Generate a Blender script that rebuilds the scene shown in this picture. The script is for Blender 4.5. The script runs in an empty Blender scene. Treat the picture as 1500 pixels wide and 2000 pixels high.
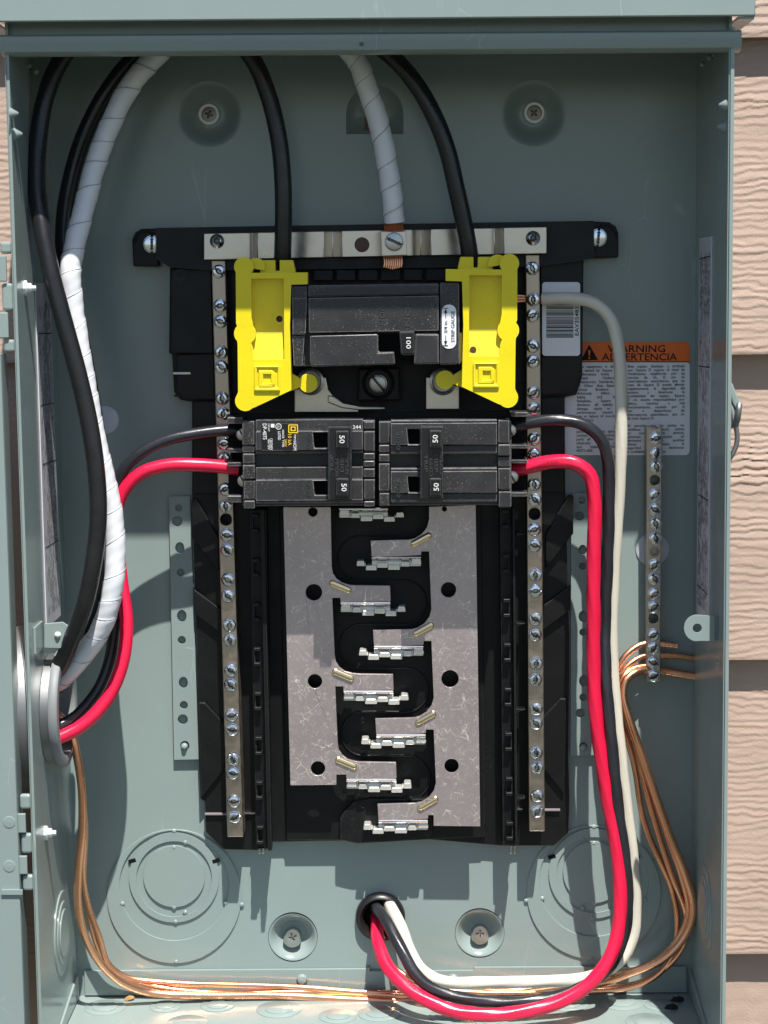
import bpy, bmesh, math, random
import numpy as np
from mathutils import Vector, Matrix
from mathutils.geometry import tessellate_polygon
random.seed(7); np.random.seed(7)
SC = bpy.context.scene
COL = SC.collection
R = math.radians

# ------------------------------------------------------------------ camera
CAM = np.array([0.02115, -1.13109, 0.07259]); YAW, PIT, ROL = -0.01536, -0.11892, -0.01205; FPX = 3766.6
_cy, _sy, _cp, _sp, _cr, _sr = math.cos(YAW), math.sin(YAW), math.cos(PIT), math.sin(PIT), math.cos(ROL), math.sin(ROL)
FW = np.array([_sy*_cp, _cy*_cp, _sp]); _r0 = np.array([_cy, -_sy, 0.0]); _u0 = np.cross(_r0, FW)
RT = _cr*_r0 + _sr*_u0; UP = -_sr*_r0 + _cr*_u0
cam = bpy.data.cameras.new('camera'); cam.sensor_fit = 'HORIZONTAL'; cam.sensor_width = 36; cam.lens = FPX/1500*36
cam.clip_start = 0.02; cam.clip_end = 3000
camo = bpy.data.objects.new('camera', cam); COL.objects.link(camo)
M4 = Matrix(((RT[0], UP[0], -FW[0], CAM[0]), (RT[1], UP[1], -FW[1], CAM[1]), (RT[2], UP[2], -FW[2], CAM[2]), (0, 0, 0, 1)))
camo.matrix_world = M4
SC.camera = camo

# ------------------------------------------------------------------ sky, sun, exposure
SUNPOS = Vector((0.28, -1.0, 2.27))
W = bpy.data.worlds.new('World'); SC.world = W; W.use_nodes = True
nt = W.node_tree; nt.nodes.clear()
sky = nt.nodes.new('ShaderNodeTexSky'); sky.sky_type = 'NISHITA'; sky.sun_disc = False
sky.sun_elevation = math.atan2(2.27, math.hypot(.28, 1)); sky.sun_rotation = R(164); sky.altitude = 300
bg = nt.nodes.new('ShaderNodeBackground'); bg.inputs[1].default_value = 0.08
wo = nt.nodes.new('ShaderNodeOutputWorld')
nt.links.new(sky.outputs[0], bg.inputs[0]); nt.links.new(bg.outputs[0], wo.inputs[0])
sl = bpy.data.lights.new('sun', 'SUN'); sl.energy = 5.0; sl.angle = R(0.5); sl.color = (1.0, 0.965, 0.91)
so = bpy.data.objects.new('sun', sl); COL.objects.link(so)
so.rotation_euler = (-SUNPOS).to_track_quat('-Z', 'Y').to_euler(); so.location = SUNPOS
SC.view_settings.view_transform = 'Standard'; SC.view_settings.look = 'None'
SC.view_settings.exposure = 0.68; SC.view_settings.gamma = 1.0
SC.cycles.max_bounces = 8; SC.cycles.glossy_bounces = 5; SC.cycles.diffuse_bounces = 4

# ------------------------------------------------------------------ pixel <-> place
def ray(x, y): return FW + RT*((x-750)/FPX) - UP*((y-1000)/FPX)
def P(x, y, d):
    v = ray(x, y); t = (-d-CAM[1])/v[1]; return CAM+v*t
def PX(x, y, X):
    v = ray(x, y); t = (X-CAM[0])/v[0]; return CAM+v*t
def mpp(d): return (1.131-d)/FPX

# ------------------------------------------------------------------ materials
def mat(name, col, rough=.5, metal=0., noise=.06, nscale=60, bump=0., bscale=900, dust=0., dustcol=(.35, .33, .3), dscale=1500, spec=.5, coat=0., rvar=0.):
    m = bpy.data.materials.new(name); m.use_nodes = True; n = m.node_tree.nodes; l = m.node_tree.links
    b = n['Principled BSDF']; b.inputs['Roughness'].default_value = rough; b.inputs['Metallic'].default_value = metal
    b.inputs['Specular IOR Level'].default_value = spec; b.inputs['Coat Weight'].default_value = coat
    geo = n.new('ShaderNodeNewGeometry')
    nz = n.new('ShaderNodeTexNoise'); nz.inputs['Scale'].default_value = nscale; nz.inputs['Detail'].default_value = 5
    l.new(geo.outputs['Position'], nz.inputs['Vector'])
    mx = n.new('ShaderNodeMix'); mx.data_type = 'RGBA'
    mx.inputs[6].default_value = (*[c*(1-noise*2) for c in col], 1); mx.inputs[7].default_value = (*[min(1, c*(1+noise*2)) for c in col], 1)
    l.new(nz.outputs[0], mx.inputs[0]); out = mx.outputs[2]
    if dust > 0:
        d1 = n.new('ShaderNodeTexNoise'); d1.inputs['Scale'].default_value = dscale; d1.inputs['Detail'].default_value = 2
        l.new(geo.outputs['Position'], d1.inputs['Vector'])
        d2 = n.new('ShaderNodeTexNoise'); d2.inputs['Scale'].default_value = 35; d2.inputs['Detail'].default_value = 4
        l.new(geo.outputs['Position'], d2.inputs['Vector'])
        ad = n.new('ShaderNodeMath'); ad.operation = 'MULTIPLY_ADD'; l.new(d2.outputs[0], ad.inputs[0]); ad.inputs[1].default_value = .35; l.new(d1.outputs[0], ad.inputs[2])
        mr = n.new('ShaderNodeMapRange'); mr.inputs[1].default_value = .83; mr.inputs[2].default_value = .97; mr.inputs[3].default_value = 0; mr.inputs[4].default_value = dust
        l.new(ad.outputs[0], mr.inputs[0])
        m2 = n.new('ShaderNodeMix'); m2.data_type = 'RGBA'; l.new(mr.outputs[0], m2.inputs[0]); l.new(out, m2.inputs[6]); m2.inputs[7].default_value = (*dustcol, 1)
        out = m2.outputs[2]
    l.new(out, b.inputs['Base Color'])
    if rvar:
        rr = n.new('ShaderNodeMapRange'); rr.inputs[1].default_value = .3; rr.inputs[2].default_value = .7; rr.inputs[3].default_value = max(.02, rough-rvar); rr.inputs[4].default_value = rough+rvar
        l.new(nz.outputs[0], rr.inputs[0]); l.new(rr.outputs[0], b.inputs['Roughness'])
    if bump:
        bn = n.new('ShaderNodeTexNoise'); bn.inputs['Scale'].default_value = bscale; bn.inputs['Detail'].default_value = 3
        l.new(geo.outputs['Position'], bn.inputs['Vector'])
        bp = n.new('ShaderNodeBump'); bp.inputs['Strength'].default_value = bump; bp.inputs['Distance'].default_value = .0006
        l.new(bn.outputs[0], bp.inputs['Height']); l.new(bp.outputs[0], b.inputs['Normal'])
    return m

def scratched(name, col, bright, rough):
    """tin plate: dull tinted metal with fine bright scratches in all directions"""
    m = mat(name, col, rough, .72, .10, 24, .08, 500); n = m.node_tree.nodes; l = m.node_tree.links; b = n['Principled BSDF']
    src = b.inputs['Base Color'].links[0].from_socket
    geo = n.new('ShaderNodeNewGeometry'); acc = None
    for i, (sc, ang) in enumerate(((160, 20), (260, 75), (110, 130), (420, 160), (700, 100))):
        mp = n.new('ShaderNodeMapping'); mp.inputs['Rotation'].default_value = (0, R(ang), 0); mp.inputs['Location'].default_value = (i*.37, i*.11, i*.71)
        l.new(geo.outputs['Position'], mp.inputs[0])
        wv = n.new('ShaderNodeTexNoise'); wv.inputs['Scale'].default_value = 90; wv.inputs['Detail'].default_value = 1; l.new(mp.outputs[0], wv.inputs['Vector'])
        va = n.new('ShaderNodeMixRGB'); va.blend_type = 'ADD'; va.inputs[0].default_value = .004; l.new(mp.outputs[0], va.inputs[1]); l.new(wv.outputs['Color'], va.inputs[2])
        vo = n.new('ShaderNodeTexVoronoi'); vo.feature = 'DISTANCE_TO_EDGE'; vo.inputs['Scale'].default_value = sc; l.new(va.outputs[0], vo.inputs['Vector'])
        th = n.new('ShaderNodeMapRange'); th.inputs[1].default_value = .0; th.inputs[2].default_value = .024; th.inputs[3].default_value = 1; th.inputs[4].default_value = 0
        l.new(vo.outputs['Distance'], th.inputs[0])
        mk = n.new('ShaderNodeTexNoise'); mk.inputs['Scale'].default_value = 110+70*i; mk.inputs['Detail'].default_value = 3; l.new(mp.outputs[0], mk.inputs['Vector'])
        mt = n.new('ShaderNodeMapRange'); mt.inputs[1].default_value = .535; mt.inputs[2].default_value = .63; l.new(mk.outputs[0], mt.inputs[0])
        mu = n.new('ShaderNodeMath'); mu.operation = 'MULTIPLY'; l.new(th.outputs[0], mu.inputs[0]); l.new(mt.outputs[0], mu.inputs[1])
        if acc is None: acc = mu.outputs[0]
        else:
            mm = n.new('ShaderNodeMath'); mm.operation = 'MAXIMUM'; l.new(acc, mm.inputs[0]); l.new(mu.outputs[0], mm.inputs[1]); acc = mm.outputs[0]
    mx = n.new('ShaderNodeMix'); mx.data_type = 'RGBA'; l.new(acc, mx.inputs[0]); l.new(src, mx.inputs[6]); mx.inputs[7].default_value = (*bright, 1)
    l.new(mx.outputs[2], b.inputs['Base Color'])
    rr = n.new('ShaderNodeMapRange'); rr.inputs[3].default_value = rough; rr.inputs[4].default_value = .6; l.new(acc, rr.inputs[0]); l.new(rr.outputs[0], b.inputs['Roughness'])
    return m

PAINT = mat('grey green enamel', (.240, .298, .284), .20, 0, .03, 25, .10, 1300, .12, (.34, .38, .36), 500, .5, rvar=.05)
def scuffs(m, col, k=.6):
    n = m.node_tree.nodes; l = m.node_tree.links; b = n['Principled BSDF']; src = b.inputs['Base Color'].links[0].from_socket
    g = n.new('ShaderNodeNewGeometry'); acc = None
    for sc, st, ang, seed in ((70, (1, 1, .12), 8, 0), (110, (1, 1, .25), 60, 3)):
        mp = n.new('ShaderNodeMapping'); mp.inputs['Rotation'].default_value = (0, R(ang), 0); mp.inputs['Scale'].default_value = st; mp.inputs['Location'].default_value = (seed, seed, seed); l.new(g.outputs['Position'], mp.inputs[0])
        vo = n.new('ShaderNodeTexVoronoi'); vo.feature = 'DISTANCE_TO_EDGE'; vo.inputs['Scale'].default_value = sc; l.new(mp.outputs[0], vo.inputs['Vector'])
        th = n.new('ShaderNodeMapRange'); th.inputs[1].default_value = 0; th.inputs[2].default_value = .02; th.inputs[3].default_value = 1; th.inputs[4].default_value = 0; l.new(vo.outputs['Distance'], th.inputs[0])
        mk = n.new('ShaderNodeTexNoise'); mk.inputs['Scale'].default_value = 28; mk.inputs['Detail'].default_value = 5; l.new(mp.outputs[0], mk.inputs['Vector'])
        mt = n.new('ShaderNodeMapRange'); mt.inputs[1].default_value = .62; mt.inputs[2].default_value = .72; mt.inputs[4].default_value = k; l.new(mk.outputs[0], mt.inputs[0])
        mu = n.new('ShaderNodeMath'); mu.operation = 'MULTIPLY'; l.new(th.outputs[0], mu.inputs[0]); l.new(mt.outputs[0], mu.inputs[1])
        if acc is None: acc = mu.outputs[0]
        else:
            mm = n.new('ShaderNodeMath'); mm.operation = 'MAXIMUM'; l.new(acc, mm.inputs[0]); l.new(mu.outputs[0], mm.inputs[1]); acc = mm.outputs[0]
    mx = n.new('ShaderNodeMix'); mx.data_type = 'RGBA'; l.new(acc, mx.inputs[0]); l.new(src, mx.inputs[6]); mx.inputs[7].default_value = (*col, 1); l.new(mx.outputs[2], b.inputs['Base Color'])
scuffs(PAINT, (.50, .55, .54), .5)
BLACK = mat('black moulded plastic', (.0048, .0048, .0052), .46, 0, .1, 60, .08, 1500, .4, (.08, .075, .07), 1700, spec=.30, rvar=.07)
BRK = mat('charcoal breaker plastic', (.026, .025, .026), .40, 0, .2, 90, .18, 1900, 1.0, (.24, .22, .2), 1400, rvar=.08)
HANDLE = mat('black handle plastic', (.007, .007, .0075), .36, 0, .1, 60, .08, 1800, .3, (.12, .11, .1), 1500)
def worn(m, col, rad=.0006, lo=.03, hi=.25, k=.75):
    n = m.node_tree.nodes; l = m.node_tree.links; b = n['Principled BSDF']; src = b.inputs['Base Color'].links[0].from_socket
    bv = n.new('ShaderNodeBevel'); bv.samples = 4; bv.inputs[0].default_value = rad
    g = n.new('ShaderNodeNewGeometry'); dp = n.new('ShaderNodeVectorMath'); dp.operation = 'DOT_PRODUCT'; l.new(bv.outputs[0], dp.inputs[0]); l.new(g.outputs['Normal'], dp.inputs[1])
    mr = n.new('ShaderNodeMapRange'); mr.inputs[1].default_value = 1-lo; mr.inputs[2].default_value = 1-hi; mr.inputs[3].default_value = 0; mr.inputs[4].default_value = k; l.new(dp.outputs['Value'], mr.inputs[0])
    nz = n.new('ShaderNodeTexNoise'); nz.inputs['Scale'].default_value = 260; nz.inputs['Detail'].default_value = 3; l.new(g.outputs['Position'], nz.inputs['Vector'])
    m3 = n.new('ShaderNodeMapRange'); m3.inputs[1].default_value = .22; m3.inputs[2].default_value = .5; l.new(nz.outputs[0], m3.inputs[0])
    mu = n.new('ShaderNodeMath'); mu.operation = 'MULTIPLY'; l.new(mr.outputs[0], mu.inputs[0]); l.new(m3.outputs[0], mu.inputs[1])
    mx = n.new('ShaderNodeMix'); mx.data_type = 'RGBA'; l.new(mu.outputs[0], mx.inputs[0]); l.new(src, mx.inputs[6]); mx.inputs[7].default_value = (*col, 1); l.new(mx.outputs[2], b.inputs['Base Color'])
worn(BRK, (.42, .40, .39), .0007, .012, .14, 1.0); worn(HANDLE, (.22, .22, .22), .0006, .012, .14, .8); worn(BLACK, (.09, .09, .09), .0006, .012, .14, .7)
RAISED = mat('rubbed raised lettering', (.05, .049, .047), .45)
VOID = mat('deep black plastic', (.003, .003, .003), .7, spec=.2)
CBLK = mat('black cable jacket', (.013, .013, .014), .30, 0, .15, 80, .12, 500, .12, (.09, .08, .07), 900, rvar=.08)
CNAVY = mat('black nylon wire jacket', (.020, .021, .026), .30, 0, .15, 80, .12, 420, .1, (.1, .1, .1), 900)
CRED = mat('red nylon wire jacket', (.72, .010, .055), .30, 0, .05, 60, .10, 420)
CWHT = mat('ivory wire jacket', (.66, .62, .52), .34, 0, .04, 60, .10, 420, .15, (.45, .4, .3), 300)
TAPE = mat('white vinyl tape', (.70, .71, .735), .36, 0, .03, 60, .08, 350)
COPPER = mat('bare copper', (.90, .43, .25), .28, 1, .09, 60, .08, 500, rvar=.06)
TIN = scratched('tinned busbar plate', (.50, .425, .425), (.94, .84, .74), .36)
STRAP = mat('tinned aluminium strap', (.62, .565, .49), .33, 1, .08, 150, .06, 900, .3, (.5, .47, .42), 900, rvar=.06)
NBAR = mat('brushed tin neutral bar', (.46, .385, .315), .36, 1, .10, 200, .08, 900, rvar=.06)
ZINC = mat('zinc plated steel', (.80, .84, .88), .18, 1, .06, 300, .05, 1500)
RECESS = mat('shade darkened screw recess', (.16, .16, .165), .5, .8, .15, 300)  # darker steel for slot faces: shade in the recess put into the colour
STEEL = mat('dull steel', (.50, .49, .46), .34, 1, .08, 200, .06, 1200)
DARKST = mat('dark screw steel', (.30, .26, .22), .45, .8, .1, 300)
GALV = mat('galvanised conduit', (.27, .275, .28), .55, 1, .06, 60, .08, 500)
YEL = mat('yellow moulded plastic', (.77, .635, .003), .42, 0, .05, 50, .14, 700, .35, (.55, .44, .08), 420)
worn(YEL, (.86, .78, .10), .0007, .012, .14, .7)
LABW = mat('white label stock', (.80, .81, .83), .45, 0, .02, 80)
LABG = mat('grey translucent plug plastic', (.50, .51, .58), .4, 0, .03, 80)
LABO = mat('orange label stock', (.85, .15, .010), .45, 0, .03, 80)
PAPER = mat('lilac grey paper', (.58, .58, .62), .5, 0, .05, 90)
INK = mat('black print', (.010, .010, .011), .6, spec=.2)
INKW = mat('white print', (.78, .78, .76), .5)
INKY = mat('yellow print', (.78, .52, .03), .5)
WASH = mat('white nylon washer', (.88, .88, .87), .5)
RUBBER = mat('black rubber', (.010, .010, .010), .38, 0, .1, 100, .05)
CHIP = mat('brown wood scrap', (.35, .2, .07), .7, 0, .2, 300)
GROUND = mat('dark gravel and grass', (.055, .060, .045), .9, 0, .2, 3)
INNER = mat('pale primer on nub', (.62, .66, .64), .4)

def siding_mat():
    m = mat('painted wood grain siding', (.43, .315, .25), .65, 0, .09, 22, .35, 900, .15, (.36, .26, .2), 260)
    return m
SIDING = siding_mat()

# ------------------------------------------------------------------ objects
WL = {}
def tag(o, label=None, cat=None, group=None, kind=None):
    if label: o['label'] = label
    if cat: o['category'] = cat
    if group: o['group'] = group
    if kind: o['kind'] = kind
    return o
def thing(name, label, cat, loc, group=None):
    o = bpy.data.objects.new(name, None); COL.objects.link(o); o.empty_display_size = .01
    o.location = tuple(loc); WL[o] = np.array(loc, float)
    return tag(o, label, cat, group)
def place(o, parent, origin):
    origin = np.array(origin, float); WL[o] = origin
    COL.objects.link(o)
    if parent is not None:
        o.parent = parent; o.location = tuple(origin-WL[parent])
    else: o.location = tuple(origin)
    return o
def smooth(me, ang=35):
    me.polygons.foreach_set('use_smooth', [True]*len(me.polygons))
    if ang < 179: me.set_sharp_from_angle(angle=R(ang))
def add(name, V, F, m, parent=None, bevel=0., sm=None, seg=2, label=None):
    V = np.asarray(V, float); o0 = (V.min(0)+V.max(0))/2
    me = bpy.data.meshes.new(name); me.from_pydata((V-o0).tolist(), [], [list(f) for f in F]); me.update()
    me.materials.append(m)
    if sm: smooth(me, sm)
    o = place(bpy.data.objects.new(name, me), parent, o0)
    if bevel:
        b = o.modifiers.new('bevel', 'BEVEL'); b.width = bevel; b.segments = seg; b.limit_method = 'ANGLE'; b.angle_limit = R(40); b.harden_normals = False
    if label: o['label'] = label
    return o
def fixn(V, F):
    bm = bmesh.new(); vs = [bm.verts.new(v) for v in V]
    for f in F:
        try: bm.faces.new([vs[i] for i in f])
        except ValueError: pass
    bmesh.ops.remove_doubles(bm, verts=bm.verts, dist=1e-7)
    bmesh.ops.recalc_face_normals(bm, faces=bm.faces)
    bm.verts.index_update()
    V2 = [tuple(v.co) for v in bm.verts]; F2 = [[v.index for v in f.verts] for f in bm.faces]; bm.free()
    return V2, F2
class MB:
    """collects solids that belong to ONE part"""
    def __init__(s): s.V = []; s.F = []
    def put(s, V, F):
        n = len(s.V); s.V += [tuple(map(float, v)) for v in V]; s.F += [[i+n for i in f] for f in F]; return s
    def poly(s, pts, d0, d1, holes=()):
        """plate: outline in picture units seen on its front plane d1, back at d0"""
        loops = [[P(x, y, d1) for x, y in L] for L in [pts]+list(holes)]
        return s.slab(loops, np.array([0, d1-d0, 0]))
    def slab(s, loops, off):
        area = 0; pl = []
        for L in loops:
            pl.append([Vector(v) for v in L])
        tris = tessellate_polygon(pl); flat = [v for L in loops for v in L]; n = len(flat)
        V = flat+[np.array(v)+off for v in flat]; F = []
        for t in tris: F.append(list(t)); F.append([i+n for i in reversed(t)])
        k = 0
        for L in loops:
            c = len(L)
            for i in range(c):
                a, b = k+i, k+(i+1) % c; F.append([a, b, b+n, a+n])
            k += c
        V, F = fixn(V, F); return s.put(V, F)
    def bx(s, x0, y0, x1, y1, d0, d1): return s.poly([(x0, y0), (x1, y0), (x1, y1), (x0, y1)], d0, d1)
    def wbox(s, a, b):
        (x0, y0, z0), (x1, y1, z1) = a, b
        V = [(x, y, z) for x in (x0, x1) for y in (y0, y1) for z in (z0, z1)]
        V, F = fixn(V, [(0, 1, 3, 2), (4, 6, 7, 5), (0, 4, 5, 1), (2, 3, 7, 6), (0, 2, 6, 4), (1, 5, 7, 3)]); return s.put(V, F)
    def build(s, name, m, parent=None, bevel=0., sm=None, seg=2, label=None): return add(name, s.V, s.F, m, parent, bevel, sm, seg, label)

def circ(cx, cy, r, n=28, ry=None): return [(cx+r*math.cos(2*math.pi*i/n), cy+(ry or r)*math.sin(2*math.pi*i/n)) for i in range(n)]
def arc(cx, cy, r, a0, a1, n=8): return [(cx+r*math.cos(R(a0+(a1-a0)*i/n)), cy+r*math.sin(R(a0+(a1-a0)*i/n))) for i in range(n+1)]
def rrect(x0, y0, x1, y1, r, n=5):
    return arc(x1-r, y0+r, r, -90, 0, n)+arc(x1-r, y1-r, r, 0, 90, n)+arc(x0+r, y1-r, r, 90, 180, n)+arc(x0+r, y0+r, r, 180, 270, n)

def lathe(c, prof, n=32, axis='Y'):
    """prof: (radius, offset towards the viewer) in metres"""
    V = []; F = []; k = len(prof)
    for r, h in prof:
        for i in range(n):
            a = 2*math.pi*i/n; u, v = r*math.cos(a), r*math.sin(a)
            V.append((c[0]+u, c[1]-h, c[2]+v) if axis == 'Y' else (c[0]+h, c[1]+u, c[2]+v) if axis == 'X' else (c[0]+u, c[1]+v, c[2]+h))
    for j in range(k-1):
        for i in range(n):
            a, b = j*n+i, j*n+(i+1) % n; F.append([a, b, b+n, a+n])
    return fixn(V, F)

def catmull(pts, step):
    p = np.array(pts, float); p = np.vstack([2*p[0]-p[1], p, 2*p[-1]-p[-2]]); out = []
    for i in range(1, len(p)-2):
        L = np.linalg.norm(p[i+1]-p[i]); n = max(2, int(L/step)); P0, P1, P2, P3 = p[i-1:i+3]
        t0 = 0; t1 = t0+max(1e-9, np.linalg.norm(P1-P0))**.5; t2 = t1+max(1e-9, L)**.5; t3 = t2+max(1e-9, np.linalg.norm(P3-P2))**.5
        for k in range(n):
            t = t1+(t2-t1)*k/n
            A1 = (t1-t)/(t1-t0)*P0+(t-t0)/(t1-t0)*P1; A2 = (t2-t)/(t2-t1)*P1+(t-t1)/(t2-t1)*P2; A3 = (t3-t)/(t3-t2)*P2+(t-t2)/(t3-t2)*P3
            B1 = (t2-t)/(t2-t0)*A1+(t-t0)/(t2-t0)*A2; B2 = (t3-t)/(t3-t1)*A2+(t-t1)/(t3-t1)*A3
            out.append((t2-t)/(t2-t1)*B1+(t-t1)/(t2-t1)*B2)
    out.append(p[-2]); return np.array(out)
def tube(pts, r, n=16, step=.004, rad=None, wob=0., seed=0):
    """smooth round cable through 3-D points; rad(s, angle) -> radius factor"""
    c = catmull(pts, step)
    if wob:
        rs = np.random.RandomState(seed); s = np.linspace(0, 1, len(c))
        for ax in range(3): c[:, ax] += wob*sum(np.sin(s*rs.uniform(8, 40)+rs.uniform(0, 6)) for _ in range(3))/3*np.sin(np.pi*np.clip(s*6, 0, .5))*np.sin(np.pi*np.clip((1-s)*6, 0, .5))
    T = np.gradient(c, axis=0); T /= np.linalg.norm(T, axis=1)[:, None]
    N = np.cross(T[0], [0, 1, 0.001]); N /= np.linalg.norm(N); V = []; F = []; s = 0
    for i in range(len(c)):
        if i: s += np.linalg.norm(c[i]-c[i-1])
        N = N-T[i]*np.dot(N, T[i]); N /= np.linalg.norm(N); B = np.cross(T[i], N)
        for k in range(n):
            a = 2*math.pi*k/n; q = r*(rad(s, a) if rad else 1)
            V.append(c[i]+q*(math.cos(a)*N+math.sin(a)*B))
    for i in range(len(c)-1):
        for k in range(n):
            a, b = i*n+k, i*n+(k+1) % n; F.append([a, a+n, b+n, b])
    F.append(list(range(n))); F.append(list(range((len(c)-1)*n, len(c)*n))[::-1])
    return V, F
def path(pts): return [P(*p) if len(p) == 3 else np.array(p[:3]) for p in pts]

# text, as print (flat) or as moulded letters (extruded)
def txt_mesh(s, res=2):
    cu = bpy.data.curves.new('lettering', 'FONT'); cu.body = s; cu.size = 1; cu.resolution_u = res; cu.offset = .006
    o = bpy.data.objects.new('lettering', cu); COL.objects.link(o)
    dg = bpy.context.evaluated_depsgraph_get(); me = o.evaluated_get(dg).to_mesh()
    V = [tuple(v.co) for v in me.vertices]; F = [list(p.vertices) for p in me.polygons]
    o.evaluated_get(dg).to_mesh_clear(); bpy.data.objects.remove(o); bpy.data.curves.remove(cu)
    return np.array(V).reshape(-1, 3), F
_tc = {}
def tm(s):
    if s not in _tc: _tc[s] = txt_mesh(s)
    return _tc[s]
def put_text(mb, s, px, py, cap, d, rot=0, wpx=None, align='c', thick=0., bold=0.):
    """cap = capital height in picture units; rot in degrees, counter-clockwise as seen"""
    V, F = tm(s); V = V.copy(); k = cap/.69
    x0, x1 = V[:, 0].min(), V[:, 0].max()
    w = (x1-x0)*k; sx = k*(wpx/w if wpx else 1); w = (x1-x0)*sx
    off = -w/2 if align == 'c' else 0
    U = (V[:, 0]-x0)*sx+off; Y = (V[:, 1]-.345)*k
    c, sn = math.cos(R(rot)), math.sin(R(rot))
    n = len(V); sc = mpp(d)
    o = P(px, py, d); X = o[0]+(U*c-Y*sn)*sc; Z = o[2]+(U*sn+Y*c)*sc
    W3 = np.stack([X, np.full(n, -d), Z], 1)
    if not thick: mb.put(W3, F)
    else:
        W2 = W3.copy(); W2[:, 1] += thick
        edges = {}
        for f in F:
            for i in range(len(f)):
                e = (f[i], f[(i+1) % len(f)])
                edges[e] = 1
        G = [list(f) for f in F]+[[e[1], e[0], e[0]+n, e[1]+n] for e in edges if (e[1], e[0]) not in edges]
        mb.put(np.vstack([W3, W2]), G)
    return w

# ------------------------------------------------------------------ screws (shared meshes, axis towards the viewer, radius 1)
def screw_mesh(kind):
    n, rings = 36, 14; V = []; F = []
    for i in range(rings+1):
        r = i/rings
        for k in range(n):
            a = 2*math.pi*k/n; u, v = r*math.cos(a), r*math.sin(a)
            if kind == 'combo':
                q = 1+.07*abs(math.cos(2*a)); u *= q; v *= q
                h = .46-.10*r*r-(.10*max(0, r-.7)/.3)
                if abs(v) < .16 and abs(u) < 1.0: h -= .45
                if max(abs(u), abs(v)) < .36: h -= .55
                if r > .86: h -= .30
            elif kind == 'slot':
                h = .45-.12*r*r
                if abs(v) < .11: h -= .30
                if r > .88: h -= .15
            elif kind == 'phillips':
                h = .34-.08*r*r
                if (abs(v) < .12 and abs(u) < .55) or (abs(u) < .12 and abs(v) < .55): h -= .38
            else:
                h = .70-.55*r*r
                if r < .42+.07*math.cos(6*a): h -= .40
            V.append((u, -h, v))
    for i in range(rings):
        for k in range(n):
            a, b = i*n+k, i*n+(k+1) % n; F.append([a, b, b+n, a+n])
    nf = len(F)
    m = (rings)*n
    for k in range(n): V.append((V[m+k][0], .3, V[m+k][2]))
    for k in range(n): F.append([m+k, m+(k+1) % n, m+n+(k+1) % n, m+n+k])
    V, F = fixn(V, F)
    me = bpy.data.meshes.new('screw_head'); me.from_pydata(V, [], F); me.update(); smooth(me, 24)
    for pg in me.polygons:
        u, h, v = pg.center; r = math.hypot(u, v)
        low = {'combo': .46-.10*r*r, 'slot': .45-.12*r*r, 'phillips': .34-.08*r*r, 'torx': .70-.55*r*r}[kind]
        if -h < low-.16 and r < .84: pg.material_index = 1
    return me
SM = {}
def screw(kind, px, py, rpx, d, m, parent, name='screw', ang=None, label=None):
    key = (kind, m.name)
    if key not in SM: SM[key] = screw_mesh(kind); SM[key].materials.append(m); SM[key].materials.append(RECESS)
    o = place(bpy.data.objects.new(name, SM[key]), parent, P(px, py, d))
    s = rpx*mpp(d); o.scale = (s, s, s); o.rotation_euler = (R(random.uniform(-4, 4)), R(random.uniform(0, 180) if ang is None else ang), R(random.uniform(-4, 4)))
    if label: o['label'] = label
    return o

# ================================================================== THE SETTING: wall of lap siding
def vnoise(x, z, seed):
    rs = np.random.RandomState(seed); T = rs.rand(256, 256)
    xi = np.floor(x).astype(int); zi = np.floor(z).astype(int); fx = x-xi; fz = z-zi; fx = fx*fx*(3-2*fx); fz = fz*fz*(3-2*fz)
    g = lambda a, b: T[a % 256, b % 256]
    return (g(xi, zi)*(1-fx)+g(xi+1, zi)*fx)*(1-fz)+(g(xi, zi+1)*(1-fx)+g(xi+1, zi+1)*fx)*fz
PITCH = .1825
def grain(X, Z, seed):
    w = 2.0*vnoise(X*8, Z*26, seed)+.7*vnoise(X*34, Z*80, seed+1)+.55*vnoise(X*110, Z*230, seed+2)+.3*vnoise(X*260, Z*420, seed+8)
    ph = Z/.0044+w; fr = ph-np.floor(ph)
    saw = np.where(fr < .16, fr/.16, 1-(fr-.16)/.84)
    am = .35+.9*vnoise(X*22+9, Z*95, seed+3); am *= .30+.85*np.clip(vnoise(X*9, Z*24, seed+4)*1.7-.15, 0, 1)
    fine = .22*vnoise(X*90, Z*620, seed+5)
    return .00070*(saw*am+fine)
wall = thing('house_wall', 'pinkish beige lap siding wall with embossed wood grain behind the panel', 'wall', (0, .03, -.36))
xs = np.concatenate([np.linspace(-.75, -.27, 40, endpoint=False), np.arange(-.27, -.17, .0011), np.linspace(-.17, .17, 40, endpoint=False), np.arange(.17, .27, .0011), np.linspace(.27, .75, 40)])
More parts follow.
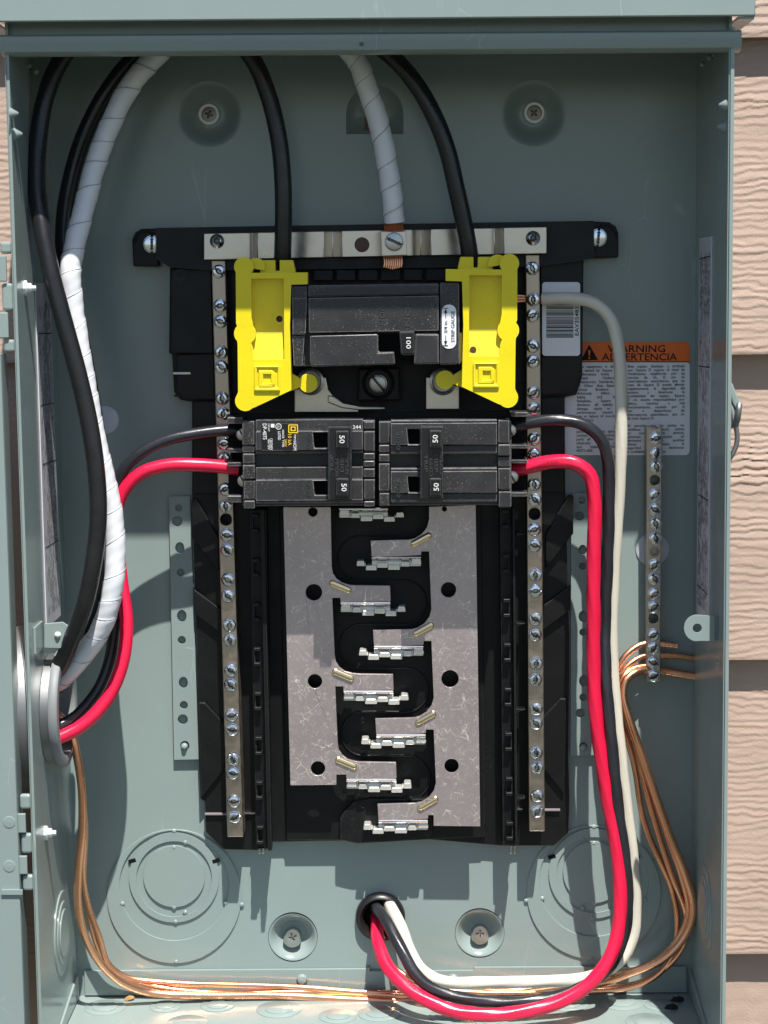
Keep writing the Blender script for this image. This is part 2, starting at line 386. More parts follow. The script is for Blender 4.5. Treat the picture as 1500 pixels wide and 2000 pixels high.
for b in range(-4, 3):
    zb = .0275+PITCH*b; zt = zb+PITCH+.03
    vis = -.43 < zb < .25
    zs = np.arange(zb, zt, .00085 if vis else .003)
    X, Z = np.meshgrid(xs, zs); g = grain(X, Z-zb, 40+b*7)
    g *= np.clip((Z-zb)/.002, 0.0, 1)
    yb, yt = .0085, .0195
    Y = yb+(yt-yb)*(Z-zb)/PITCH-g
    nz, nx = X.shape; V = np.stack([X, Y, Z], -1).reshape(-1, 3)
    idx = np.arange(nz*nx).reshape(nz, nx)
    F = np.stack([idx[:-1, :-1], idx[:-1, 1:], idx[1:, 1:], idx[1:, :-1]], -1).reshape(-1, 4)
    # underside lip of the board
    nb = nz*nx; V = np.vstack([V, np.stack([xs, np.full(nx, yb+.0105), np.full(nx, zb+.0004)], 1)])
    k = np.arange(nx-1); F = np.vstack([F, np.stack([nb+k, nb+k+1, k+1, k], -1)])
    o0 = np.array([0, .01, zb+PITCH/2])
    me = bpy.data.meshes.new('siding_board'); me.vertices.add(len(V)); me.vertices.foreach_set('co', (V-o0).ravel().astype(np.float32))
    me.loops.add(F.size); me.loops.foreach_set('vertex_index', F.ravel().astype(np.int32)); me.polygons.add(len(F))
    me.polygons.foreach_set('loop_start', np.arange(0, F.size, 4, dtype=np.int32)); me.polygons.foreach_set('loop_total', np.full(len(F), 4, np.int32))
    me.update(calc_edges=True); me.validate(); me.materials.append(SIDING); smooth(me, 50)
    place(bpy.data.objects.new('siding_board', me), wall, o0)
MB().wbox((-.75, .034, -.80), (.75, .05, .55)).build('sheathing', mat('grey housewrap', (.3, .3, .3), .8), wall)
g = add('ground', [(-300, -300, -1.25), (300, -300, -1.25), (300, 300, -1.25), (-300, 300, -1.25)], [(0, 1, 2, 3)], GROUND); tag(g, 'dark gravelly ground in front of the wall', kind='structure')

# ================================================================== THE ENCLOSURE
HW, D, ZB, TH = .188, .112, -.358, .0016
box = thing('breaker_panel_box', 'grey green steel enclosure standing open on the siding wall', 'electrical panel', (0, 0, ZB))
DIMP = [(409, 222, 56, 24, .0085), (1043, 221, 56, 24, .0085), (572, 1830, 44, 20, .0085), (937, 1822, 44, 20, .0085)]
keyhole = [(676, 262), (676, 222)]+arc(732, 222, 56, 180, 360, 14)[1:]+[(788, 262)]
GR = (743, 1789)
bp = MB()
outer = [np.array(v) for v in ((-HW, 0, ZB), (HW, 0, ZB), (HW, 0, .25), (-HW, 0, .25))]
holes = [[P(x, y, 0) for x, y in circ(cx, cy, r*1.10, 48)] for cx, cy, r, _, _ in DIMP]+[[P(x, y, 0) for x, y in keyhole], [P(x, y, 0) for x, y in circ(*GR, 46, 36)]]
bp.slab([outer]+holes, np.array([0, .0013, 0]))
bp.build('back_panel', PAINT, box)
for cx, cy, r, r2, dep in DIMP:
    c = P(cx, cy, 0); c0 = c.copy(); c2 = P(cx, cy, -dep); s = mpp(0)
    pf = []
    for i in range(17):
        t = i/16; q = t*t*(3-2*t); pf.append(((r*1.12+(r2*1.0-r*1.12)*t)*s, .0004-(dep+.0004)*q))
    V, F = lathe(c, pf+[(0.0001, -dep)], 48)
    add('mounting_dimple', V, F, PAINT, box, sm=179)
m = MB(); s = mpp(0)
fl = [P(x, y, -.0075) for x, y in [(734+(x-734)*.62, 232+(y-232)*.74) for x, y in keyhole]]; rim = [P(x, y, 0) for x, y in keyhole]
nk = len(rim); V = rim+fl; F = [[i, (i+1) % nk, nk+(i+1) % nk, nk+i] for i in range(nk)]
slot = [P(x, y, -.0075) for x, y in ((712, 258), (712, 225), (732, 225), (732, 258))]
tr = tessellate_polygon([[Vector(v) for v in fl]]); F += [[nk+i for i in t] for t in tr]
add('keyhole_dimple', V, F, PAINT, box, sm=179)
MB().bx(713, 226, 731, 258, -.0072, -.0068).build('keyhole_opening', mat('brown siding seen through slot', (.16, .09, .07), .8), box)
for i, (cx, cy) in enumerate(((409, 224), (1043, 221), (572, 1828), (937, 1822))):
    top = i < 2
    c = P(cx, cy, -.0085)
    if top:
        V, F = lathe(c, [(20*s, 0), (20*s, .0030), (19*s, .0034), (14.5*s, .0032), (13*s, .0004)], 32); add('washer', V, F, WASH, box, sm=40)
        screw('phillips', cx, cy, 13.5, -.0056, DARKST, box, 'mounting_screw', 20+25*i)
    else:
        V, F = lathe(c, [(18*s, 0), (18*s, .0062), (16*s, .0070), (10*s, .0072), (0.0001, .0072)], 32); add('washer', V, F, STEEL, box, sm=40)
        screw('phillips', cx, cy, 14.5, -.0012, STEEL, box, 'mounting_screw', 30+20*i)
# walls with a folded front edge
for sx in (-1, 1):
    mm = MB().wbox((sx*(HW-TH), -D, ZB), (sx*HW, 0, .2265))
    mm.wbox((sx*HW-.0004*(1+sx), -D-.0012, ZB), (sx*HW+.0004*(1-sx)+sx*.0012, -D, .2005))
    mm.build('side_wall', PAINT, box, .0003)
MB().wbox((-HW+TH, -D, ZB-.0016), (HW-TH, 0, ZB)).build('bottom_wall', PAINT, box)
MB().wbox((-HW+TH, -D+.004, .2265), (HW-TH, 0, .228)).build('top_wall', PAINT, box)
MB().wbox((-HW, -D+.006, .1985), (HW, -D+.0045, .2265)).build('top_front_plate', PAINT, box)
# header lip: rolled flange, round nosed
prof = [(-.1045, .1995), (-.1135, .1995), (-.1150, .1985), (-.1152, .1935), (-.1140, .1908), (-.1110, .1893), (-.1060, .1890), (-.1060, .1902), (-.1105, .1905), (-.1128, .1918), (-.1136, .1940), (-.1135, .1975), (-.1045, .1980)]
V = []; F = []; k = len(prof)
for x in (-.1905, .1925):
    for y, z in prof: V.append((x, y, z + (-.0006 if x > 0 else .0022)))
F = [[i, (i+1) % k, k+(i+1) % k, k+i] for i in range(k)]+[list(range(k)), list(range(k, 2*k))[::-1]]
V, F = fixn(V, F); add('header_lip', V, F, PAINT, box, .0002, 30)
V, F = lathe(P(706, 86, .1153), [(4*.00027, 0), (3.2*.00027, .0006), (.00001, .0006)], 14); add('lip_dimple', V, F, mat('old paint drip', (.05, .07, .08), .3), box)
# rain hood
prof = [(.0, .226), (-.1185, .2205), (-.1246, .2180), (-.1246, .2100), (-.1246, .2058), (-.1238, .2052), (-.1228, .2056), (-.1228, .2160), (-.1180, .2190), (-.1065, .2200), (-.1065, .2270), (0, .2300)]
V = []; k = len(prof)
for x, dz in ((-.197, .0015), (.1975, -.0008)):
    for y, z in prof: V.append((x, y, z+dz))
F = [[i, (i+1) % k, k+(i+1) % k, k+i] for i in range(k)]+[list(range(k)), list(range(k, 2*k))[::-1]]
V, F = fixn(V, F); add('rain_hood', V, F, PAINT, box, .0003, 25)
for x0, x1 in ((-.197, -.1895), (.1892, .1975)):
    MB().wbox((x0, -.1225, .2042+(.0012 if x0 < 0 else -.001)), (x1, -.002, .2056+(.0012 if x0 < 0 else -.001))).build('hood_return', PAINT, box)
# corner spot welds / louver nubs under the header
for x, y, w in ((57, 128, 5), (70, 140, 6), (1372, 125, 5), (1386, 112, 6), (1392, 108, 4)):
    c = P(x, y, .06); V, F = lathe(c, [(w*.0003, 0), (w*.0002, .0012), (.00001, .0016)], 10); add('weld_nub', V, F, PAINT, box, sm=60)
# pierced nubs and screw ends on side walls
def wall_pt(x, y, sx): return PX(x, y, sx*(HW-TH))
for x, y, sx in ((20, 222, -1), (28, 262, -1), (1420, 205, 1), (1416, 247, 1)):
    c = wall_pt(x, y, sx); V, F = lathe(c, [(.0034, 0), (.0026, -sx*.0012), (.0008, -sx*.0042), (.00001, -sx*.0044)], 14, 'X')
    add('pierced_nub', V, F, PAINT, box, sm=60)
for x, y in ((48, 563), (88, 1627)):
    c = wall_pt(x, y, -1); V, F = lathe(c, [(.0042, 0), (.0042, .0014), (.0028, .0016), (.0028, .0036), (.0020, .0040), (.0001, .0040)], 8, 'X')
    add('hinge_screw', V, F, INNER, box, .0003, 30)
    V, F = lathe(c+np.array([.0036, -.0002, 0]), [(.0016, 0), (.0016, .0026), (.0001, .0028)], 6, 'X'); add('screw_tip', V, F, INNER, box, 0, 30)
# knockouts in the back panel: stepped rings, tangent as stamped
def annulus(name, c0, r0, c1, r1, d, h, parent, n=56):
    mb = MB(); A = circ(c0[0], c0[1], r0, n); B = circ(c1[0], c1[1], r1, n)
    mb.slab([[P(x, y, d) for x, y in A], [P(x, y, d) for x, y in B]], np.array([0, h, 0])); return mb.build(name, PAINT, parent, .00025)
for kx, ky, fl in ((340, 0, 1), (1160, -8, -1)):
    c = (kx, 1751+ky)
    k0 = annulus('knockout', c, 131, (kx, 1730+ky), 107, .0011, .0010, box)
    annulus('knockout_ring', (kx, 1714+ky), 88, (kx, 1717+ky), 74, .0011, .0010, k0)
    mb = MB(); mb.slab([[P(x, y, .0012) for x, y in circ(kx, 1712+ky, 60, 56)]], np.array([0, .0011, 0])); mb.build('knockout_disc', PAINT, k0, .00025)
    for ax, ay in ((kx, 1623+ky), (kx+22*fl, 1645+ky), (kx, 1655+ky), (kx, 1772+ky), (kx+22*fl, 1782+ky), (kx+3*fl, 1800+ky), (kx-101*fl, 1765+ky), (kx+101*fl, 1763+ky), (kx+4*fl, 1878+ky), (kx+132*fl, 1767+ky)):
        V, F = lathe(P(ax, ay, .0005), [(5*s, 0), (4.5*s, .0006), (2*s, .0009), (.00001, .0009)], 12); add('break_tab', V, F, PAINT, k0, sm=60)
    for sx in (-1, 1): MB().poly([(kx+sx*82-8, 1680+ky+sx*0), (kx+sx*82+6, 1676+ky), (kx+sx*82+8, 1683+ky), (kx+sx*82-6, 1687+ky)], .0008, .0012).build('pry_slot', VOID, k0)
# knockouts on the side and bottom walls
for x, y, sx in ((121, 1822, -1), (1378, 1772, 1)):
    c = wall_pt(x, y, sx); prev = None
    for r, h in ((.0245, .0007), (.0185, .0013), (.0140, .0019)):
        V, F = lathe(c, [(r, 0), (r, -sx*(h-.0003)), (r-.0004, -sx*h), (.0001, -sx*h)], 44, 'X')
        o = add('side_knockout' if prev is None else 'knockout_ring', V, F, PAINT, box if prev is None else prev, sm=35); prev = prev or o
def floor_pt(x, y):
    v = ray(x, y); t = (ZB-CAM[2])/v[2]; return CAM+v*t
for x, y, r in ((205, 1968, .0125), (323, 1966, .0095), (425, 1964, .0105), (545, 1972, .0135), (660, 1985, .0115), (740, 1980, .0125), (870, 1985, .010), (1010, 1975, .012), (1110, 1962, .012), (1215, 1958, .013), (1290, 1963, .010), (365, 1998, .012), (1265, 1996, .013), (960, 1995, .010)):
    c = floor_pt(x, y); c[1] = min(-r-.004, c[1]); k0 = None
    for q, h in ((1, .0005), (.62, .0010)):
        V, F = lathe(c, [(r*q, 0), (r*q, h-.0002), (r*q-.0003, h), (.0001, h)], 36, 'Z')
        o = add('bottom_knockout' if k0 is None else 'knockout_ring', V, F, PAINT, box if k0 is None else k0, sm=35); k0 = k0 or o
# upturned flange of the bottom wall, in front of the back panel
MB().poly([(165, 1897), (715, 1893), (716, 1890), (722, 1890), (722, 1897), (838, 1897), (838, 1892), (845, 1897), (925, 1896), (926, 1890), (1340, 1888), (1341, 1938), (166, 1944)], .0004, .0026).build('bottom_flange', PAINT, box, .0004)
for x in (590, 885): 
    V, F = lathe(P(x, 1912, .0022), [(11*s, 0), (11*s, .001), (8*s, .0026), (.0001, .0030)], 24); add('flange_rivet', V, F, PAINT, box, sm=40)
for x, y in ((145, 1948), (1360, 1936)):
    V, F = lathe(P(x, y, .012), [(9*s, 0), (9*s, .002), (6*s, .0032), (.0001, .0034)], 20); add('corner_rivet', V, F, PAINT, box, sm=40)
for sx, x0 in ((-1, -HW+TH), (1, HW-TH)):   # folded bottom corner gusset
    a = np.array([x0, -.006, ZB+.016]); b = np.array([x0, -.100, ZB+.001]); c = np.array([x0, -.006, ZB+.001]); e = np.array([-sx*.0016, 0, 0])
    V = [a, b, c, a+e, b+e, c+e]; F = [[0, 1, 2], [5, 4, 3], [0, 3, 4, 1], [1, 4, 5, 2], [2, 5, 3, 0]]; V, F = fixn(V, F); add('corner_gusset', V, F, PAINT, box, .0004)
# perforated strips left and right of the interior
HL = [(349, 992, 7), (346, 1018, 10), (351, 1070, 9), (353, 1118, 7.5), (355, 1203, 9.5), (355, 1250, 8), (358, 1333, 9), (359, 1377, 8), (357, 1405, 10), (361, 1456, 9)]
HR = [(1137, 977, 7), (1132, 1008, 9), (1138, 1074, 8), (1138, 1106, 7), (1139, 1204, 9), (1139, 1235, 7.5), (1140, 1330, 9), (1139, 1362, 7.5), (1133, 1393, 9), (1139, 1458, 8)]
for pts, H in (([(330, 970), (371, 969), (388, 1483), (340, 1484)], HL), ([(1116, 965), (1158, 962), (1163, 1475), (1114, 1476)], HR)):
    MB().poly(pts, .0018, .0034, [circ(x, y, r, 20, r*(1.25 if i in (2, 4, 6) else 1)) for i, (x, y, r) in enumerate(H)]).build('mounting_strip', PAINT, box, .0004)
    x0, y0, x1, y1 = pts[0][0]+3, pts[0][1]+3, pts[1][0]-3, pts[2][1]-4
    MB().bx(x0+2, y0, x1-2, y0+12, .0, .0017).build('strip_foot', PAINT, box); MB().bx(x0+8, y1-14, x1+10, y1, .0, .0017).build('strip_foot', PAINT, box)
    V, F = lathe(P(H[-1][0], H[-1][1], .001), [(7*s, 0), (7*s, .003), (4*s, .0046), (.0001, .005)], 18); add('strip_rivet', V, F, PAINT, box, sm=40)
# grommet of the lower cable hole, and plugs in unused holes
gr = thing('cable_grommet', 'black rubber grommet round the lower cable hole in the back panel', 'grommet', P(743, 1789, 0))
prof = [(35*s, -.010), (34*s, .001), (36*s, .0046), (41*s, .0058), (47*s, .0050), (50*s, .0028), (50*s, .0003), (45*s, .0002), (45*s, -.004), (40*s, -.010)]
V, F = lathe(P(*GR, 0), prof+[prof[0]], 44); add('rubber_ring', V, F, RUBBER, gr, sm=50)
V, F = lathe(P(GR[0], GR[1], -.0068), [(45*s, 0), (45*s, .0004), (.0001, .0004)], 30); add('hole_backing', V, F, VOID, gr)
for x, y, r, w in ((205, 820, 28, 'beside the taped cable above the arching black wire'), (1274, 1073, 33, 'behind the middle of the ground bar'), (152, 332, 21, 'half hidden behind cables near the top left corner')):
    V, F = lathe(P(x, y, 0), [(r*s, .0002), (r*s*.97, .0008), (r*s*.9, .0011), (.0001, .0012)], 36); tag(add('hole_plug', V, F, LABG, None, sm=40), 'round pale grey plastic hole plug '+w, 'plug', 'pale hole plugs in the back panel')
# door clips
cl = MB().poly([(86, 1218), (122, 1215), (133, 1222), (140, 1240), (134, 1258), (122, 1266), (86, 1265)], .0785, .0800).build('door_clip', PAINT, box, .0004)
V, F = lathe(P(113, 1240, .0795), [(7*.00028, 0), (6*.00028, .0014), (3*.00028, .0022), (.00001, .0024)], 16); add('rivet', V, F, INNER, cl, sm=50)
MB().wbox((-HW+TH, -.0998, P(86, 1265, .08)[2]), (-HW+TH+.0014, -.0786, P(86, 1213, .08)[2])).build('clip_flange', PAINT, cl, .0003)
cr_ = MB().poly([(1386, 1203), (1364, 1201)]+arc(1362, 1227, 26, 262, 98, 10)+[(1364, 1252), (1396, 1252), (1396, 1203)], .0930, .0945, [circ(1362, 1227, 9, 16)]).build('door_clip', PAINT, box, .0004)
MB().wbox((P(1396, 1227, .0945)[0]-.0012, -.0930, P(1390, 1252, .0945)[2]), (HW-TH, -.0915, P(1390, 1203, .0945)[2])).build('clip_flange', PAINT, cr_, .0003)
# printed strips on the two side walls
def wall_quad(x0, y0, x1, y1, x2, y2, x3, y3, sx, lift): 
    return [PX(a, b, sx*(HW-TH-lift)) for a, b in ((x0, y0), (x1, y1), (x2, y2), (x3, y3))]
def wall_label(sx, ya, yb, za, zb, name, m, lift):
    x = sx*(HW-TH); V = [(x-sx*t, y, z) for t in (.00005, lift) for y, z in ((ya, zb), (yb, zb), (yb, za), (ya, za))]
    V, F = fixn(V, [(0, 1, 2, 3), (4, 5, 6, 7), (0, 1, 5, 4), (1, 2, 6, 5), (2, 3, 7, 6), (3, 0, 4, 7)]); return add(name, V, F, m, box)
Lz0, Lz1 = -.121, .095
lr = wall_label(1, -.018, -.062, Lz0, Lz1, 'wiring_label', PAPER, .0007); lr['label'] = 'long grey printed paper strip on the right wall'
Lz0l, Lz1l = -.119, .074
ll = wall_label(-1, -.0205, -.064, Lz0l, Lz1l, 'wiring_label', PAPER, .0007); ll['label'] = 'long grey printed paper strip on the left wall'
# microprint: lines of short dashes running up the strips, with a few rules across
rs = random.Random(3)
for sx, lo, hi, par in ((1, Lz0, Lz1, lr), (-1, Lz0l, Lz1l, ll)):
    mb = MB(); x = sx*(HW-TH-.0008); y = -.023; 
    while y > -.060:
        z = lo+.006
        while z < hi-.012:
            blk = rs.random(); L = rs.uniform(.0015, .006)
            if blk < (.80 if (sx < 0 or z < -.02 or z > .05) and y > (-.047 if sx < 0 else -.055) else .42):
                w = .00045; mb.put([(x, y, z), (x, y-w*1.4, z), (x, y-w*1.4, z+L), (x, y, z+L)], [[0, 1, 2, 3]] if sx > 0 else [[3, 2, 1, 0]])
            z += L+rs.uniform(.0005, .0016)
        y -= .0021
    for z in ((.083, .022, -.052, -.105) if sx > 0 else (.045, .005, -.028, -.075)): mb.put([(x, -.0195, z), (x, -.061, z+.001), (x, -.061, z+.0016), (x, -.0195, z+.0006)], [[0, 1, 2, 3]])
    mb.build('label_print', INK, par)
# draw latch on the right outside
la = MB().poly([(1424, 738), (1432, 752), (1441, 775), (1447, 790), (1447, 803), (1440, 803), (1432, 790), (1424, 765)], .070, .094).build('latch_hasp', PAINT, box, .0008)
def rod(pts, r, name, m, parent, n=10): V, F = tube(path(pts), r, n, .003); return add(name, V, F, m, parent, sm=60)
rod([(1424, 768, .09), (1430, 800, .092), (1438, 830, .095), (1443, 800, .098), (1444, 790, .096)], .0016, 'latch_link', GALV, box)
rod([(1436, 828, .085), (1440, 850, .085), (1438, 870, .085), (1430, 888, .085), (1421, 902, .085)], .0014, 'latch_wire', GALV, box)
MB().poly([(1422, 775), (1434, 782), (1440, 800), (1434, 835), (1422, 842)], .072, .082).build('latch_plate', GALV, box, .0008)

# hinges and open door on the left
for y0, y1, xs_ in ((470, 690, (-8, 5, 20)), (1550, 1742, (-5, 40, 62))):
    h = (y1-y0)
    lo = 470 < y0
    for i, (a, b, lug) in enumerate(((0, .125, 0), (.125, .37, 1), (.37, .63, 0), (.63, .87, 1), (.87, 1, 0)) if not lo else ((0, .17, 0), (.19, .40, 1), (.40, .62, 0), (.62, .82, 1), (.82, 1, 0))):
        A, B = y0+h*a, y0+h*b
        xr = P(3 if not lo else 60, 600 if not lo else 1650, .112)[0]
        z0, z1 = P(30, B, .112)[2], P(30, A, .112)[2]
        if not lug: MB().wbox((-.1945, -.1125, z0+.0005), (-.1885, -.1085, z1-.0005)).build('hinge_knuckle', PAINT, box, .0015, seg=3)
        else: MB().wbox((-.2130, -.1140, z0+.0004), (-.1912, -.1118, z1-.0004)).build('hinge_leaf', PAINT, box, .0005)
dr = MB().wbox((-.52, -.1165, ZB-.02), (-.1952, -.1148, P(20, 690, .115)[2])); dr.wbox((-.1966, -.1148, ZB-.02), (-.1952, -.1010, P(20, 690, .115)[2]))
door = dr.build('door', PAINT, box, .0005, label='open door panel swung out to the left of the box')
for y in (1606, 1692):
    V, F = lathe(P(18, y, .1165), [(13*.00027, 0), (12*.00027, .0002), (9*.00027, .0001), (4*.00027, .0003), (.00001, .0003)], 20); add('spot_weld', V, F, PAINT, door, sm=60)
MB().bx(2, 1738, 44, 1748, .1166, .1178).build('door_step', PAINT, door, .0003)

# warning label on the back panel
wl = MB(); wl.slab([[P(x, y, .00035) for x, y in rrect(1100, 706, 1347, 889, 9)]], np.array([0, .0003, 0]))
wlab = wl.build('warning_label', LABW, box, label='orange and white bilingual warning label, partly behind the ivory wire')
MB().slab([[P(x, y, .0006) for x, y in [(1098, 706), (1098, 668)]+arc(1337, 678, 10, -90, 0, 6)+[(1347, 706)]]], np.array([0, .0005, 0])).build('orange_header', LABO, wlab)
mb = MB(); put_text(mb, 'WARNING', 1243, 681, 13.5, .0008, -.6, 112); put_text(mb, 'ADVERTENCIA', 1249, 697, 13.5, .0008, -.6, 146); mb.bx(1100, 706, 1346, 707.5, .0004, .0008)
mb.poly([(1134, 704), (1151, 673), (1168, 703)], .0004, .00075); mb.build('header_print', INK, wlab)
mb = MB(); mb.poly([(1148.5, 684), (1153.5, 684), (1152, 696), (1150, 696)], .0004, .0009); mb.poly(circ(1151, 699.5, 2, 10), .0004, .0009); mb.build('exclamation_mark', LABO, wlab)
ES = ['Este equipo diseñado y probado', 'por Square D supera el nivel de', 'rendimiento establecido por las', 'normas de UL. El uso de', 'interruptores automáticos que no', 'sean de Square D puede afectar', 'negativamente la seguridad del', 'usuario y deteriorar la', 'confiabilidad del equipo. Square', 'D no asume responsabilidad por', 'daños, lesiones o mal', 'funcionamiento causado por el', 'uso o desperfecto de', 'interruptores automáticos que no', 'de sean Square D.', '', 'Al permitir que las partes no', 'metálicas del producto entren', 'en contacto con pintura,', 'solventes o basados en', 'derivados petróleo podrían', 'afectar adversamente la', 'seguridad del y deteriorar', 'la confiabilidad del equipo.']
EN = ['This equipment is designed', 'and tested by Square D to', 'performance levels which', 'exceed Underwriters', 'Laboratories Standards. Use', 'of Other than Square D', 'Circuit Breakers may', 'Adversely Affect UL', 'Safety and Impair', 'Reliability. Square D', 'disclaims all liability for', 'damage, injury or non-', 'performance caused by', 'use or failure of non-Square', 'D breakers.', '', 'Petroleum based', 'paint, solvents or sprays in', 'contact with nonmetallic', 'parts of the product can', 'adversely affect safety', 'and impair reliability.', '40271-650-']
mb = MB(); K = 5.2/.69
for L, xa, xb, ya, yb in ((ES, 1226.5, 1337.5, 715.5, 882), (EN, 1128, 1216, 716, 880)):
    for i, ln in enumerate(L):
        if not ln: continue
        y = ya+(yb-ya)*i/(len(L)-1); t = i/(len(L)-1); a = xa-2*t; b_ = xb-1.5*t
        ws = ln.split(' '); wd = []
        for w_ in ws:
            V, F = tm(w_); wd.append((V[:, 0].max()-V[:, 0].min())*K*.94)
        full = not (ln.endswith('D.') or ln.endswith('equipo.') or ln.endswith('breakers.') or ln.startswith('402'))
        tot = sum(wd); gap = (b_-a-tot)/max(1, len(ws)-1) if full else 3.0; sc_ = 1
        if gap < 2.4: sc_ = (b_-a-2.4*(len(ws)-1))/tot; gap = 2.4
        x = a
        for w_, q in zip(ws, wd):
            put_text(mb, w_, x, y-.010*(x-a), 5.2, .0008, -.5, q*sc_, 'l'); x += q*sc_+gap
mb.build('label_print', INK, wlab)

# ================================================================== CONDUIT FITTING on the left wall
cf = thing('conduit_fitting', 'grey conduit hub and pale plastic bushing through the left wall', 'conduit fitting', (-.188, -.060, -.166))
cc = np.array([-.188, -.060, -.1655])
V, F = lathe(cc, [(.0405, -.0003), (.0462, -.0010), (.0470, -.0030), (.0470, -.0150), (.0462, -.0170), (.036, -.0175), (.0355, -.09), (.0310, -.09), (.0310, -.0003)], 64, 'X'); add('conduit_hub', V, F, GALV, cf, sm=30)
V, F = lathe(cc+np.array([TH, 0, 0]), [(.0310, .0002), (.0310, .0046), (.0270, .0046), (.0265, -.012)], 64, 'X'); add('locknut', V, F, GALV, cf, sm=30)
BUSH = mat('pale grey bushing plastic', (.20, .21, .215), .55, 0, .06, 60, .06)
V, F = lathe(cc+np.array([TH+.0048, 0, 0]), [(.0300, -.0001), (.0328, .0002), (.0334, .0010), (.0334, .0042), (.0326, .0052), (.0290, .0058), (.0268, .0050), (.0258, .0010), (.0258, -.02)], 64, 'X'); add('bushing', V, F, BUSH, cf, sm=40)
V, F = lathe(cc, [(.0305, -.085), (.0001, -.085)], 40, 'X'); add('conduit_bore', V, F, VOID, cf)

# ================================================================== INTERIOR: black base, bus bars, neutral bars
it = thing('panel_interior', 'black plastic interior base carrying bus bars and two long neutral bars', 'panel interior', P(735, 1640, 0))
b = MB()
b.poly([(332, 520), (330, 690), (336, 692), (340, 765), (352, 781), (375, 785), (375, 965), (384, 1250), (388, 1480), (391, 1560), (400, 1566), (402, 1625), (436, 1659), (520, 1661), (520, 1645), (830, 1639), (978, 1652), (1082, 1652), (1110, 1627), (1112, 1560), (1110, 1480), (1112, 1250), (1104, 965), (1103, 776), (1126, 771), (1137, 735), (1140, 505)], .0012, .0055)
base = b.build('base', BLACK, it, .0006)
b = MB().poly([(305, 445), (600, 440), (1160, 431), (1160, 505), (1140, 508), (1055, 520), (412, 528), (330, 522), (305, 505)], .0055, .0200); b.build('base_crossbar', BLACK, it, .0008)
b = MB().poly([(258, 468), (264, 454), (276, 447), (310, 446), (310, 521), (260, 520)], .0008, .0090); b.build('mounting_ear', BLACK, it, .0008)
b = MB().poly([(1155, 432), (1190, 434), (1203, 442), (1208, 456), (1208, 503), (1155, 505)], .0008, .0090); b.build('mounting_ear', BLACK, it, .0008)
for pts in ([(262, 476), (270, 458), (290, 452), (306, 470), (306, 505)], [(1206, 466), (1198, 448), (1178, 440), (1160, 455), (1160, 492)]):
    V, F = tube(path([(x, y, .0092) for x, y in pts]), .0007, 8, .003); add('ear_rib', V, F, BLACK, it, sm=60)
for x, y, a in ((297, 477, 92), (1168, 464, 95)): screw('slot', x, y, 17, .0092, ZINC, it, 'mounting_screw', a)
# side wings at the top
b = MB(); b.poly([(334, 524), (412, 524), (416, 690), (334, 690)], .0055, .0150); b.poly([(345, 692), (418, 690), (420, 780), (356, 780), (345, 768)], .0055, .0125); b.poly([(378, 783), (424, 783), (428, 965), (378, 965)], .0055, .0095); b.build('base_wing', BLACK, it, .0008)
b = MB(); b.poly([(1056, 508), (1138, 506), (1138, 690), (1056, 692)], .0055, .0150); b.poly([(1056, 695), (1138, 692), (1134, 735), (1122, 768), (1056, 772)], .0055, .0125); b.poly([(1058, 776), (1100, 775), (1100, 962), (1058, 962)], .0055, .0095); b.build('base_wing', BLACK, it, .0008)
V, F = lathe(P(352, 537, .015), [(12*s, -.0002), (12*s, .0004), (9*s, .0004), (8.5*s, .0001), (.0001, .0001)], 20); add('ejector_mark', V, F, BLACK, it, sm=40)
MB().bx(338, 727, 372, 731, .0125, .0133).build('wing_seam', STEEL, it); MB().bx(340, 771, 373, 775, .004, .006).build('wing_seam', BLACK, it)
